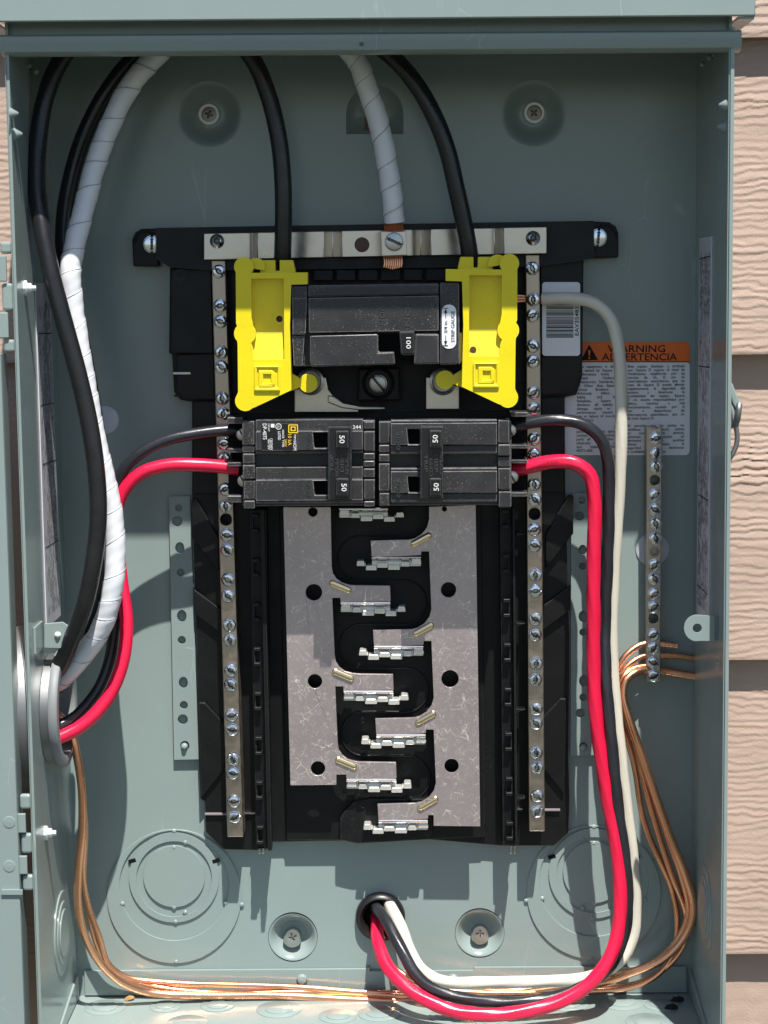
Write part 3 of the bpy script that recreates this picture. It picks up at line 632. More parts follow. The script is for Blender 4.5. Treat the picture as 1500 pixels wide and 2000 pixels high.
# lower wings: angled struts and troughs
for sx in (-1, 1):
    X = (lambda x: x) if sx < 0 else (lambda x: 1494-x)
    dy = 0 if sx < 0 else -8
    for q in ([(374, 975), (384, 975), (428, 1052), (428, 1120), (374, 1050)], [(378, 1150), (432, 1190), (434, 1240), (380, 1200)]):
        L = [(X(x), y+dy) for x, y in q]; MB().poly(L if sx < 0 else L[::-1], .0055, .0090).build('base_strut', BLACK, it, .0008)
    b = MB()
    for q in ([(388, 1372), (400, 1372), (440, 1415), (440, 1500), (392, 1560), (390, 1480)],):
        L = [(X(x), y+dy) for x, y in q]; b.poly(L if sx < 0 else L[::-1], .0055, .0085)
    b.build('base_strut', BLACK, it, .0008)
    L = [(X(400), 1589+dy), (X(445), 1589+dy), (X(445), 1592+dy), (X(400), 1592+dy)]; MB().poly(L, .0055, .0075).build('base_seam', mat('scuffed edge', (.25, .22, .22), .5), it)
    L = [(X(474), 1587+dy), (X(498), 1587+dy), (X(498), 1590+dy), (X(474), 1590+dy)]; MB().poly(L, .0055, .0075).build('base_seam', STEEL, it)
    # wire guard rail with clip hooks
    xa, xb = (489, 522) if sx < 0 else (980, 1003); ya = 995
    top0, top1, bot0, bot1 = ((487, 995), (520, 995), (530, 1658), (500, 1660)) if sx < 0 else ((976, 988), (1000, 988), (1006, 1650), (982, 1652))
    MB().poly([top0, top1, bot0, bot1], .0055, .0190).build('wire_guard', BLACK, it, .0006)
    e0 = ((508, 996), (516, 996), (531, 1662), (523, 1662)) if sx < 0 else ((1001, 990), (1005, 990), (1011, 1652), (1006, 1652))
    MB().poly(list(e0), .0190, .0262).build('guard_rib', BLACK, it, .0005)
    for i in range(8):
        y = (1004 if sx < 0 else 996)+i*87.2; x = (491+i*1.45) if sx < 0 else (981+i*1.2)
        hk = MB(); hk.bx(x, y, x+13, y+6, .0190, .0240); hk.bx(x, y+29, x+13, y+35, .0190, .0240); hk.bx(x, y, x+3.5, y+35, .0190, .0225) if sx < 0 else hk.bx(x+10, y, x+13, y+35, .0190, .0225)
        if y+35 < 1662: hk.build('guard_hook', BLACK, it, .0006)
    if sx > 0:
        for y in (1040, 1216, 1384, 1557): MB().poly([(1008, y), (1026, y+2), (1008, y+9)], .012, .020).build('guard_tooth', BLACK, it, .0004)
    for i in range(2): MB().bx(xa+16+i*7, 1652, xa+20+i*7, 1668, .012, .019).build('guard_pin', STEEL, it, .0004)
# bus carrier: raised middle with arched pockets
b = MB().poly([(545, 990), (940, 985), (948, 1635), (840, 1640), (560, 1642)], .0055, .0085); b.build('bus_carrier', BLACK, it, .0008)
for i in range(4):
    y = 1090+171.5*i; q = i*3.4
    for cx, cy, a0, a1, ex in ((703+q, y, 270, 90, 72), (790+q, y+86, -90, 90, -85)):
        pts = [(cx+ex, cy-43)]+arc(cx, cy, 43, a0, a1, 14)+[(cx+ex, cy+43)]
        if max(p_[1] for p_ in pts) < 1640:
            V, F = tube(path([(x, y_, .0087) for x, y_ in pts]), .0006, 8, .003); add('pocket_rim', V, F, BLACK, it, sm=60)
b = MB().poly([(664, 1640), (664, 1600), (672, 1585), (690, 1567), (725, 1560), (845, 1560), (845, 1625), (838, 1640), (700, 1648), (684, 1645)], .0085, .0150); b.build('pocket_floor', BLACK, it, .0008)
for x, y in ((673, 1547), (834, 1625), (708, 1405), (707, 1572), (800, 1560), (837, 1388)):
    V, F = lathe(P(x, y, .0148), [(6*s, 0), (6*s, .001), (4*s, .0014), (.0001, .0014)], 14); add('carrier_boss', V, F, BLACK, it, sm=50)

# bus bars
def bus(pts, holes, par_name='bus_bar'):
    return MB().poly(pts, .0212, .0232, holes).build('bus_bar', TIN, it, .0003)
def leftarm(y):   # y = top edge of the arm at its straight part
    q = (y-1143)*.0333
    return [(648+q, y-37)]+[(650+q, y-24), (657+q, y-13), (668+q, y-5), (682+q, y-1), (692+q, y)]+[(762+q, y+1), (763+q, y+32), (665+q, y+33), (664.5+q, y+25), (649+q, y+25)]
pl = [(553, 990), (646, 990)]
for y in (1143, 1316, 1488): pl += leftarm(y)
pl = pl[:-1]+[(657, 1513), (657, 1533), (567, 1534)]
BL = bus(pl, [circ(613, 1157, 16, 26), circ(615, 1331, 14, 26), circ(621, 1501, 14, 26), circ(611, 1000, 9, 20)])
def rightarm(y):  # y = top edge of the arm
    q = (y-1055)*.0260
    return [(838+q, y-40), (834+q, y-25), (824+q, y-12), (811+q, y-4), (800+q, y-1), (724+q, y+1), (726+q, y+34), (822.5+q, y+29), (823+q, y+22), (838+q, y+22)]
pr = []
for y in (1055, 1230, 1403, 1570): pr += rightarm(y)
pr = [(838, 990)]+pr[:-1]+[(847, 1592), (847, 1613), (938, 1614), (929, 986)]
BR = bus(pr[::-1], [circ(876, 1152, 15, 26), circ(879, 1326, 17, 26), circ(882, 1496, 14, 26), circ(868, 994, 5, 14)])
def capsule(x0, y0, x1, y1, w, d0, par):
    a, b_ = P(x0, y0, d0), P(x1, y1, d0); t = (b_-a); L = np.linalg.norm(t); t /= L; nrm = np.array([-t[2], 0, t[0]]); V = []; F = []; NU, NV = 24, 8; wr = w*mpp(d0)/2
    for i in range(NU+1):
        u = -wr+(L+2*wr)*i/NU; half = wr if 0 <= u <= L else math.sqrt(max(0, wr*wr-(u if u < 0 else u-L)**2))
        for j in range(NV+1):
            v = math.cos(math.pi*j/NV); h = math.sqrt(max(0, 1-v*v))*half*.75
            V.append(a+t*u+nrm*v*half+np.array([0, -h, 0]))
    for i in range(NU):
        for j in range(NV):
            k = i*(NV+1)+j; F.append([k, k+1, k+NV+2, k+NV+1])
    V, F = fixn(V, F); return add('embossed_rib', V, F, mat('bright tin rib', (.90, .72, .44), .22, 1, .05, 200), par, sm=70)
STABT = mat('bright stab spring', (.80, .78, .72), .30, .6, .05, 150)
STAB = mat('polished stab blade', (.80, .80, .80), .16, 1, .05, 150)
def stab(x0, x1, yf, side, par):
    """breaker stab: blade bent off the arm with a toothed spring edge"""
    V = []; F = []; prof = [(0, .0231), (3, .0236), (6, .0228), (9, .0205), (13, .0150), (15, .0140), (15, .0130), (11, .0145), (5, .0205), (1, .0215)]
    k = len(prof)
    for x in (x0, x1):
        for dy, d in prof: V.append(P(x, yf+dy-(1 if x == x1 else 0)*2*side*0, d))
    F = [[i, (i+1) % k, k+(i+1) % k, k+i] for i in range(k)]+[list(range(k)), list(range(k, 2*k))[::-1]]
    V, F = fixn(V, F); o = add('stab', V, F, STAB, par, .0002, 30)
    mb = MB(); w = x1-x0; dirn = 1 if side < 0 else -1; xs0 = x0 if side < 0 else x1
    mb.bx(x0, yf+8, x1, yf+20, .0160, .0186)
    segs = ((0, 20, 4, 13), (23, 40, 9, 17), (42, 66, 15, 23), (66, 88, 11, 19), (88, 110, 16, 24), (112, 128, 7, 16))
    for a, b_, ya, yb in segs:
        xa, xb = sorted((xs0+dirn*a*.99, xs0+dirn*b_*.99)); mb.poly([(xa+2, yf+ya+2), (xb-1, yf+ya+2), (xb+1, yf+yb+4), (xa, yf+yb+4)], .0135, .0222)
    for a, b_, ya, yb in ((19, 24, 8, 16), (39, 43, 13, 20), (64, 68, 15, 20), (86, 90, 15, 21), (109, 113, 12, 19)):
        xa, xb = sorted((xs0+dirn*a*.99, xs0+dirn*b_*.99)); mb.bx(xa, yf+ya+2, xb, yf+yb+2, .0138, .0196)
    mb.build('stab_tooth', STABT, o, .0006)
for y in (1143, 1316, 1488):
    q = (y-1143)*.0333; capsule(649+q, y-4, 680+q, y+9, 14, .0231, BL); stab(665+q, 762.5+q, y+32.5, -1, BL)
for y in (1055, 1230, 1403, 1570):
    q = (y-1055)*.0260; capsule(808+q, y+7, 837+q, y-9, 14, .0231, BR); stab(726+q, 822.5+q, y+31, 1, BR)
stab(662, 758, 991, -1, BL)

# neutral bars with binding screws
LY = [530, 597, 628, 688, 717, 778, 808, 867, 895, 955, 988, 1045, 1074, 1132, 1164, 1221, 1250, 1309, 1337, 1397, 1425, 1483, 1510, 1565, 1596]
RY = [524, 585, 616, 676, 706, 767, 798, 857, 888, 946, 976, 1034, 1065, 1123, 1154, 1209, 1240, 1296, 1327, 1385, 1413, 1470, 1499, 1555, 1585]
for nm, xt, xb, yt, yb, ys, hole in (('l', 426.5, 459.5, 508, 1635, LY, 1015), ('r', 1040, 1049, 497, 1624, RY, 1004)):
    cx = lambda y: xt+(xb-xt)*(y-yt)/(yb-yt); w0, w1 = 13.8, 15.6
    nb = MB().poly([(xt-w0, yt), (xt+w0, yt), (xb+w1, yb), (xb-w1, yb)], .0060, .0222, [circ(cx(hole), hole, 11.5, 22)]).build('neutral_bar', NBAR, it, .0006)
    for i, y in enumerate(ys):
        x = cx(y)+random.uniform(-1, 1)
        V, F = lathe(P(x, y, .0222), [(13.2*mpp(.0222), .0002), (11.9*mpp(.0222), .00025)], 24); add('screw_bore', V, F, VOID, nb)
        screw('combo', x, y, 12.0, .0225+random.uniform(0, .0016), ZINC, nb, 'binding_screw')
# neutral strap across the top: bent plate
prof = [(398, .0285), (484, .0285), (496, .0268), (503, .0235), (520, .0235), (560, .0235), (572, .0262), (632, .0262), (640, .0240), (650, .0215), (660, .0240), (668, .0265), (800, .0265), (812, .0240), (822, .0215), (832, .0235), (842, .0262), (905, .0262), (920, .0235), (955, .0235), (966, .0215), (976, .0240), (984, .0285), (1068, .0285)]
V = []; F = []; k = len(prof)
for x, d in prof:
    t = (x-398)/670; yt, yb = 456-13*t, 507.5-12.5*t
    V += [P(x, yt, d), P(x, yb, d), P(x, yb, d)+np.array([0, .0018, 0]), P(x, yt, d)+np.array([0, .0018, 0])]
for i in range(k-1):
    a, c = 4*i, 4*i+4
    for j in range(4): F.append([a+j, a+(j+1) % 4, c+(j+1) % 4, c+j])
F += [[3, 2, 1, 0], [4*k-4, 4*k-3, 4*k-2, 4*k-1]]
V, F = fixn(V, F); st = add('neutral_strap', V, F, STRAP, it, .0004, 40)
V, F = lathe(P(707, 478, .0266), [(14.5*mpp(.0266), .0001), (14*mpp(.0266), .0003), (.0001, .0003)], 28); add('strap_hole', V, F, mat('rusty hole', (.10, .05, .04), .7), st)
for x, y in ((424, 471), (1041, 465)): screw('torx', x, y, 14, .0288, ZINC, st, 'strap_screw')
lug = MB().poly([(743, 451), (793, 450), (795, 500), (745, 502)], .0266, .0345).build('neutral_lug', STRAP, it, .0008)
screw('slot', 770, 472, 18.5, .0346, STEEL, lug, 'lug_screw', 25)
# copper strands squeezed under the lug are part of the taped cable (built there)
# dark trough under the main breaker, centre screw
b = MB().poly([(455, 520), (1018, 512), (1018, 800), (455, 806)], .0055, .0080); b.build('main_tray', BLACK, it)
for x in range(612, 860, 44): MB().bx(x, 527-(x-612)*.012, x+38, 548, .008, .016).build('tray_rib', BLACK, it, .0006)
b = MB().poly([(700, 720), (780, 718), (782, 782), (698, 784)], .008, .018); b.build('centre_boss', BLACK, it, .0012)
V, F = lathe(P(739, 748, .018), [(31*s, 0), (31*s, .0012), (27*s, .0022), (24*s, .0012), (.0001, .001)], 32); add('boss_ring', V, F, BLACK, it, sm=40)
screw('slot', 739, 749, 17, .0190, STEEL, it, 'centre_screw', 50)
for sx in (-1, 1):
    X = (lambda x: x) if sx < 0 else (lambda x: 1472-x)
    L = [(X(575), 742), (X(636), 736), (X(641), 760), (X(660), 785), (X(700), 797), (X(700), 806), (X(575), 806)]
    MB().poly(L if sx < 0 else [(X(575), 740), (X(640), 736), (X(640), 800), (X(575), 800)], .010, .0205).build('line_bus', STRAP, it, .0006)
    V, F = lathe(P(X(607), 745, .0205), [(26*s, 0), (26*s, .003), (21*s, .0036), (19*s, .001), (.0001, .0005)], 28); add('line_nut', V, F, STEEL, it, sm=40)
MB().poly([(640, 772), (652, 774), (672, 788), (702, 794), (752, 795), (752, 800), (700, 801), (668, 797), (640, 786)], .0195, .0225).build('spring_blade', STRAP, it, .0006)
# barcode sticker on the right wing
bl = MB(); bl.slab([[P(x, y, .0154) for x, y in rrect(1059, 551, 1133, 695, 6)]], np.array([0, .0003, 0])); bc = bl.build('barcode_label', LABW, it, label='white barcode sticker behind the ivory wire')
mb = MB(); y = 592.0; rs = random.Random(5)
while y < 660:
    h = rs.choice((1.0, 1.0, 1.6, 2.2)); mb.bx(1067, y, 1120, y+h, .0154, .01555); y += h+rs.choice((.9, .9, 1.5, 2.0))
put_text(mb, 'EAV35483', 1126.5, 627, 7.5, .0156, 90, 56); mb.build('label_print', INK, bc)

# ================================================================== MAIN BREAKER
mbk = thing('main_breaker', 'wide charcoal main breaker marked 100 between the two yellow covers', 'circuit breaker', P(735, 700, .02))
c = MB(); c.poly([(570, 562), (898, 556), (897, 710), (573, 716)], .0082, 0.04800); case = c.build('case', BRK, mbk, .0010)
c = MB()
c.poly([(570, 560), (599, 559), (600, 600), (596, 654), (571, 655)], 0.04800, 0.05600); c.poly([(571, 657), (595, 656), (591, 714), (574, 715)], 0.04800, 0.05520); c.poly([(571, 583), (599, 582), (597, 651), (572, 652)], 0.05600, 0.05660)
c.build('left_cheek', BRK, mbk, .0007)
c = MB(); c.poly([(601, 557), (857, 553), (857, 576), (601, 581)], 0.04800, 0.05750); c.build('top_bevel', BRK, mbk, .0012)
c = MB(); c.poly([(602, 582), (857, 577), (857, 646), (603, 650)], 0.04800, 0.05900); c.build('upper_face', BRK, mbk, .0008)
c = MB(); c.poly([(605, 656), (739, 653), (739, 688), (770, 687), (772, 712), (608, 717), (605, 705)], 0.04800, 0.06100); c.build('lower_face', BRK, mbk, .0010)
c = MB(); c.poly([(811, 652), (857, 652), (858, 711), (808, 712)], 0.04800, 0.06100); c.build('lower_face', BRK, mbk, .0010)
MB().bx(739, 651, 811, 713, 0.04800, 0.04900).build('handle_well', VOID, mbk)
c = MB(); c.poly([(859, 552), (897, 552), (898, 706), (893, 712), (859, 713)], 0.04800, 0.05700); c.build('right_cheek', BRK, mbk, .0010)
MB().poly([(898, 650), (902, 650), (902, 705), (896, 712)], .03, 0.05400).build('brass_edge', mat('brass edge', (.6, .42, .08), .35, 1), mbk)
hd = MB().poly([(779, 646), (810, 645), (810, 694), (783, 695)], 0.04900, 0.07000).build('handle', HANDLE, mbk, .0012)
mb = MB(); put_text(mb, '100', 798, 670, 9.0, 0.07020, -90, 22); mb.build('handle_print', INKW, hd)
mb = MB(); put_text(mb, 'O/OFF', 746, 614, 9.5, 0.05930, -90, 50, thick=.0004); put_text(mb, 'I/ON', 796, 612, 9.5, 0.05930, -90, 50, thick=.0004); mb.build('moulded_letters', RAISED, mbk)
sg = MB(); sg.slab([[P(x, y, 0.05740) for x, y in rrect(863, 595, 891, 681, 13, 7)]], np.array([0, .0003, 0])); sgo = sg.build('strip_gauge_label', LABW, mbk, label='white pill shaped strip gauge label')
mb = MB(); put_text(mb, 'STRIP GAUGE', 884.5, 638, 6.6, 0.05760, 90, 60); put_text(mb, '3/4 in.', 870.5, 638, 6.2, 0.05760, 90, 25)
for a, b_ in ((604, 621), (655, 673)): mb.bx(870, a, 871.2, b_, 0.05740, 0.05762)
mb.poly([(867.5, 611), (870.5, 603), (873.5, 611)], 0.05740, 0.05765); mb.poly([(867.5, 666), (873.5, 666), (870.5, 674)], 0.05740, 0.05765); mb.bx(866, 601.5, 875, 602.7, 0.05740, 0.05765); mb.bx(866, 674.2, 875, 675.4, 0.05740, 0.05765)
mb.build('label_print', INK, sgo)

# ================================================================== BRANCH BREAKERS
def branch(side):
    L = side < 0
    lab = 'double pole breaker marked 50 with a printed white and yellow rating label' if L else 'plain double pole breaker marked 50 without any printed rating label'
    t = thing('branch_breaker', lab, 'circuit breaker', P(604 if L else 868, 990, .02), 'double pole breakers on the bus')
    def B(name, x0, y0, x1, y1, d0, d1, bev=.0007, m=BRK):
        return MB().poly([(x0, y0), (x1, y0-(.006*(x1-x0))), (x1, y1-(.006*(x1-x0))), (x0, y1)], d0, d1).build(name, m, t, bev)
    if L:
        B('case', 474, 822, 732, 989, .0240, .0500)
        B('end_block', 473, 822, 497, 870, .0500, .0560); B('end_block', 473, 871, 497, 884, .0500, .0553); B('end_block', 474, 886, 497, 906, .0500, .0560); B('end_block', 474, 908, 498, 936, .0500, .0560); B('end_block', 476, 938, 498, 976, .0500, .0553); B('end_block', 476, 978, 498, 994, .0500, .0560)
        ib = [(711, 823, 732, 838), (711, 842, 732, 882), (710, 885, 732, 898), (710, 900, 732, 912), (710, 915, 732, 933), (711, 936, 732, 976), (711, 979, 732, 990)]
        for q in ib: B('bus_end_block', *q, .0500, .0565)
        px0, px1 = 499, 709; slots = ((611, 838, 640, 875), (612, 931, 640, 967)); tie = (641, 832, 687, 979); pads = ((656, 841, 681, 876), (656, 934, 681, 970)); pole = ((820, 842, 880, 887), (913, 937, 978, 984))
        rot, nums = -90, ((668, 858), (672, 952)); lx, tx = 603, 659
        term = ((443, 474, 815, 828), (443, 474, 876, 884), (443, 474, 903, 911), (443, 474, 968, 982)); scr = ((474, 849), (476, 939)); blk = ((446, 472, 828, 876), (446, 473, 911, 968))
    else:
        B('case', 740, 823, 999, 988, .0240, .0500)
        B('end_block', 973, 820, 995, 866, .0500, .0560); B('end_block', 973, 868, 997, 890, .0500, .0575); B('end_block', 973, 893, 997, 912, .0500, .0560); B('end_block', 973, 914, 997, 957, .0500, .0560); B('end_block', 974, 960, 999, 991, .0500, .0575)
        ib = [(740, 823, 761, 866), (740, 869, 761, 884), (740, 887, 761, 902), (740, 905, 761, 960), (741, 963, 761, 989)]
        for q in ib: B('bus_end_block', *q, .0500, .0560)
        px0, px1 = 763, 971; slots = ((795, 838, 820, 874), (796, 931, 820, 967)); tie = (821, 832, 866, 977); pads = ((839, 840, 863, 875), (839, 934, 862, 970)); pole = ((820, 826, 870, 888), (914, 920, 964, 982))
        rot, nums = 90, ((850, 857), (852, 951)); lx, tx = 778, 843
        term = ((998, 1031, 805, 814), (998, 1031, 869, 876), (998, 1031, 898, 905), (998, 1031, 962, 970)); scr = ((996, 841), (1000, 932)); blk = ((999, 1028, 814, 868), (999, 1028, 906, 962))
    for (y0, y1, y2, y3), (sx0, sy0, sx1, sy1) in zip(pole, slots):
        tl = .006*(px1-px0); hole = [(sx0, sy0), (sx1, sy0), (sx1, sy1), (sx0+3, sy1)]
        MB().poly([(px0, y0), (px1, y0-tl), (px1, y1-tl), (px0, y1)], .0500, .0590).build('pole_shoulder', BRK, t, .0008)
        MB().poly([(px0, y1+.6), (px1, y1+.6-tl), (px1, y2-tl), (px0, y2)], .0500, .0598, [[(sx0, max(sy0, y1+2.5)), (sx1, max(sy0, y1+2.5)), (sx1, min(sy1, y2-2)), (sx0+3, min(sy1, y2-2))]]).build('pole_face', BRK, t, .0005)
        MB().poly([(px0, y2+.7), (px1, y2+.7-tl), (px1, y3-tl), (px0, y3)], .0500, .0580).build('pole_step', BRK, t, .0008)
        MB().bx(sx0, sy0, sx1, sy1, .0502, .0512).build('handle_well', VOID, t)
    ti = MB().bx(*tie, .0520, .0668).build('handle_tie', HANDLE, t, .0010)
    for i, q in enumerate(pads):
        pd = MB().bx(*q, .0668, .0700).build('handle', HANDLE, t, .0008)
        mb = MB(); put_text(mb, '50', nums[i][0], nums[i][1], 10.0, .0703, rot, 15.5); mb.build('handle_print', INKW, pd)
    mb = MB()
    for k, w_ in enumerate(('TRIP', 'COMMON', 'DISP', 'COMUN')): put_text(mb, w_, tx-11+k*10, 905, 6.5, .0671, rot if k % 2 else -rot, 8.5*len(w_), thick=.0004)
    mb.build('moulded_letters', RAISED, ti)
    mb = MB()
    for (sy, dd) in ((862, .0600), (954, .0600)): put_text(mb, 'O/OFF', lx, sy, 7.5, .0602, rot, 33, thick=.0004)
    mb.build('moulded_letters', RAISED, t)
    for x0, x1, y0, y1 in term: MB().bx(x0, y0, x1, y1, .0230, .0480).build('terminal_fin', BRK, t, .0008)
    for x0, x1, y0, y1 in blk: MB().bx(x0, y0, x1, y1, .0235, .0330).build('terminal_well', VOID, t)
    for x, y in scr: screw('slot', x, y, 12, .0380, STRAP, t, 'terminal_screw', 60)
    if L:
        pl_ = MB(); pl_.slab([[P(x, y, .0601) for x, y in rrect(509, 827, 582, 880, 4)]], np.array([0, .0003, 0])); pl_ = pl_.build('rating_label', HANDLE, t, label='black label with white and yellow print')
        w_ = MB(); y_ = MB(); dd = .0603
        for s_, x, y, h, L_ in (('HOM', 576, 871, 6.5, 17), ('TIPO', 576, 855, 4, 14), ('LISTED', 545.5, 851, 5, 17), ('HACR', 553, 848, 4, 17), ('TYPE', 553, 866, 4, 14), ('DP-4075', 517, 843, 7.5, 31), ('120/240V', 530, 868, 5, 23), ('MAX TEMP', 525, 868, 4, 20), ('CIRCUIT', 525, 835, 3.5, 15)): put_text(w_, s_, x, y, h, dd, -90, L_)
        for s_, x, y, h, L_ in (('10 kA', 566, 859, 7, 22), ('240V', 558, 865, 4.5, 15)): put_text(y_, s_, x, y, h, dd, -90, L_)
        w_.slab([[P(x, y, dd) for x, y in circ(544, 833, 6, 20)], [P(x, y, dd) for x, y in circ(544, 833, 4.8, 20)]], np.array([0, .0001, 0])); put_text(w_, 'UL', 544, 833, 4.5, dd, -90, 6)
        w_.bx(529, 828, 536, 835, .0602, dd); 
        y_.slab([[P(x, y, dd) for x, y in rrect(563, 829, 582, 846, 2)], [P(x, y, dd) for x, y in rrect(565, 831, 580, 844, 1)]], np.array([0, .0001, 0])); y_.slab([[P(x, y, dd) for x, y in rrect(567.5, 833, 577.5, 842, 1)], [P(x, y, dd) for x, y in rrect(570, 835, 575.5, 840, 1)]], np.array([0, .0001, 0]))
        w_.build('label_print', INKW, pl_); y_.build('label_print', INKY, pl_)
        mb = MB(); put_text(mb, '244', 697, 834, 7, .0592, 0, 16); mb.build('stamped_number', INKW, t)
    return t
branch(-1); branch(1)

# ================================================================== YELLOW COVERS
def cover(right):
    t = thing('lug_cover', 'yellow plastic cover at the %s end of the main breaker, %s' % (('right', 'near the copper tails') if right else ('left', 'without copper tails nearby')), 'terminal cover', P(480 if not right else 991, 790, .02), 'yellow lug covers beside the main breaker')
    T = (lambda L: [(1471-x, y-6.5) for x, y in L][::-1]) if right else (lambda L: L)
    body = arc(476, 521, 19, 145, 400, 18)+[(492, 533), (600.5, 532), (600.5, 555), (568.5, 556), (566, 640), (569, 762), (499, 795)]+arc(479, 783, 20, 45, 215, 12)+[(465, 766), (464, 672)]+arc(478, 651.5, 21, 135, 225, 6)+[(461, 632), (460.5, 536)]
    rec = [(490.5, 544), (554.5, 544), (555, 702), (495.5, 702), (494, 680)]+arc(478, 652, 21.5, 55, -40, 6)+[(491, 620)]
    MB().poly(T(body), .0490, .0590, [T(rec)]).build('cover_frame', YEL, t, .0006)
    fl = T([(489, 542), (556, 542), (556, 640), (489, 640)]); hx, hy = (545.5, 623) if not right else (1471-924, 683+6.5)
    if right: MB().poly(T([(489, 542), (556, 542), (556, 705), (489, 705)]), .0505, .0530, [T(circ(hx, hy, 6.5, 18))]).build('recess_panel', YEL, t)
    else: MB().poly(T([(489, 542), (556, 542), (556, 705), (489, 705)]), .0505, .0530, [T(circ(hx, hy, 6.5, 18))]).build('recess_panel', YEL, t)
    # ramp that rises to the frame
    pa = T([(492, 648), (555, 648), (555, 702), (495, 702)]); 
    zz = sorted([P(x, y, .05) for x, y in pa], key=lambda v: -v[2]); tl, bt = zz[:2], zz[2:]
    tl.sort(key=lambda v: v[0]); bt.sort(key=lambda v: v[0])
    hole_in = right
    V = [np.array([tl[0][0], -.0531, tl[0][2]]), np.array([tl[1][0], -.0531, tl[1][2]]), np.array([bt[1][0], -.0578, bt[1][2]]), np.array([bt[0][0], -.0578, bt[0][2]]), np.array([bt[1][0], -.0531, bt[1][2]]), np.array([bt[0][0], -.0531, bt[0][2]])]
    V, F = fixn(V, [[0, 1, 2, 3], [1, 4, 2], [0, 3, 5], [2, 4, 5, 3], [0, 5, 4, 1]]); add('recess_ramp', V, F, YEL, t)
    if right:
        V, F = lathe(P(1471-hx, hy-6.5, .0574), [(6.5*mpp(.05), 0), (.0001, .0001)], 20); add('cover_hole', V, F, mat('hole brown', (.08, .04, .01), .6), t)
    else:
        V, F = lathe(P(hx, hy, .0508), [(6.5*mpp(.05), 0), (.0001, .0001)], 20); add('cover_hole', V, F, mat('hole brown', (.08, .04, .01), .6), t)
    MB().poly(T(arc(499, 522, 18.5, 180, 380, 14)), .0480, .0555).build('cover_lobe', YEL, t, .0006)
    MB().poly(T([(508, 508), (537.5, 508), (538, 529), (546, 529), (546, 508), (572, 508), (577.5, 532), (560, 534), (508, 534)]), .0460, .0530).build('cover_tabs', YEL, t, .0006)
    MB().poly(T([(568, 728), (585, 738.5)]+arc(602, 748.5, 18.5, 205, 515, 22)+[(586, 757), (568, 764)]), .0440, .0490).build('cover_tail', YEL, t, .0006)
    # moulded emblem: square frame round a letter D
    ox, oy = (0, 0)
    sq = MB().poly(T([(496, 714), (547, 714), (547, 765), (496, 765)]), .0588, .0604, [T([(502, 719), (542, 719), (542, 757), (502, 757)])]).build('emblem_frame', YEL, t, .0008)
    x0, x1 = (505, 537)
    Dp = [(505, 723), (531, 723), (537, 728), (537, 751), (531, 757), (505, 757)] ; Di = [(514, 731), (529, 731), (529, 749), (514, 749)]
    if right: Dp = [(1471-(x0+x1-x), y-0) for x, y in Dp]; Dp = [(1471-x-0, y) for x, y in Dp]; Di = [(x0+x1-x, y) for x, y in Di]
    MB().poly(T(Dp), .0588, .0602, [T(Di)]).build('emblem_letter', YEL, t, .0006)
cover(False); cover(True)

# ================================================================== GROUND BAR
gb = thing('ground_bar', 'slim tin ground bar full of screws standing by the warning label', 'ground bar', P(1276, 1332, 0))
MB().poly([(1262, 838), (1263, 834), (1275, 834), (1277, 838), (1284, 838), (1285, 834), (1293, 836), (1290, 1331), (1263, 1331)], .0035, .0120, [circ(1279, 938, 9.5, 20), circ(1276.5, 1208, 9.5, 20)]).build('bar', NBAR, gb, .0005)
MB().bx(1262, 1064, 1293, 1090, .0, .0034).build('bar_foot', NBAR, gb)
for i, y in enumerate((856, 886, 911, 967, 995, 1022, 1051, 1104, 1130, 1160, 1186, 1240, 1266, 1294, 1320)):
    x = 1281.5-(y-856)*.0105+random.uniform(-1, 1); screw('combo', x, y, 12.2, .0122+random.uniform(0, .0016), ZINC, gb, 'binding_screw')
screw('phillips', 1278, 1077, 10, .0118, DARKST, gb, 'mounting_screw', 30)

# ================================================================== CABLES
def wrap(pitch, amp, ph=0, dirn=1):
    def f(s, a):
        q = (s/pitch+.22*math.sin(s*97)+.12*math.sin(s*41+1)+dirn*a/(2*math.pi)+ph); q -= math.floor(q)
        return 1+amp*(q if q < .93 else (1-q)/.07*.93)+.014*math.sin(s*310+a*2)+.010*math.sin(s*880-a*3)
    return f
def seam(pts, r, pitch, w):
    c = catmull(path(pts), .0009); T = np.gradient(c, axis=0); T /= np.linalg.norm(T, axis=1)[:, None]
    N = np.cross(T[0], [0, 1, 0.001]); N /= np.linalg.norm(N); s = 0; q = []
    for i in range(len(c)):
        if i: s += np.linalg.norm(c[i]-c[i-1])
        N = N-T[i]*np.dot(N, T[i]); N /= np.linalg.norm(N); B = np.cross(T[i], N)
        a = (s/pitch+.22*math.sin(s*97)+.12*math.sin(s*41+1)-.965)*2*math.pi
        q.append(c[i]+r*(math.cos(a)*N+math.sin(a)*B))
    return tube(q, w, 6, .002)
def lay(amp, pitch, k=5):
    return lambda s, a: 1+amp*math.sin(k*a+2*math.pi*s/pitch)
Zt = .2135
def loop(a, b, d):   # hidden part of the loop over the top, behind the header
    return [(a[0]+(b[0]-a[0])*t, -d, a[2]+(b[2]-a[2])*t) for t in (0, 1)]
def cable(name, lab, cat, m, pts, r, group=None, step=.004, n=18, rad=None, wob=0.0, parent=None, seed=1):
    V, F = tube(path(pts), r, n, step, rad, wob, seed); o = add(name, V, F, m, parent, sm=60 if not rad else 50)
    return tag(o, lab, cat, group) if parent is None else o
GS = 'service cables looping over the top'
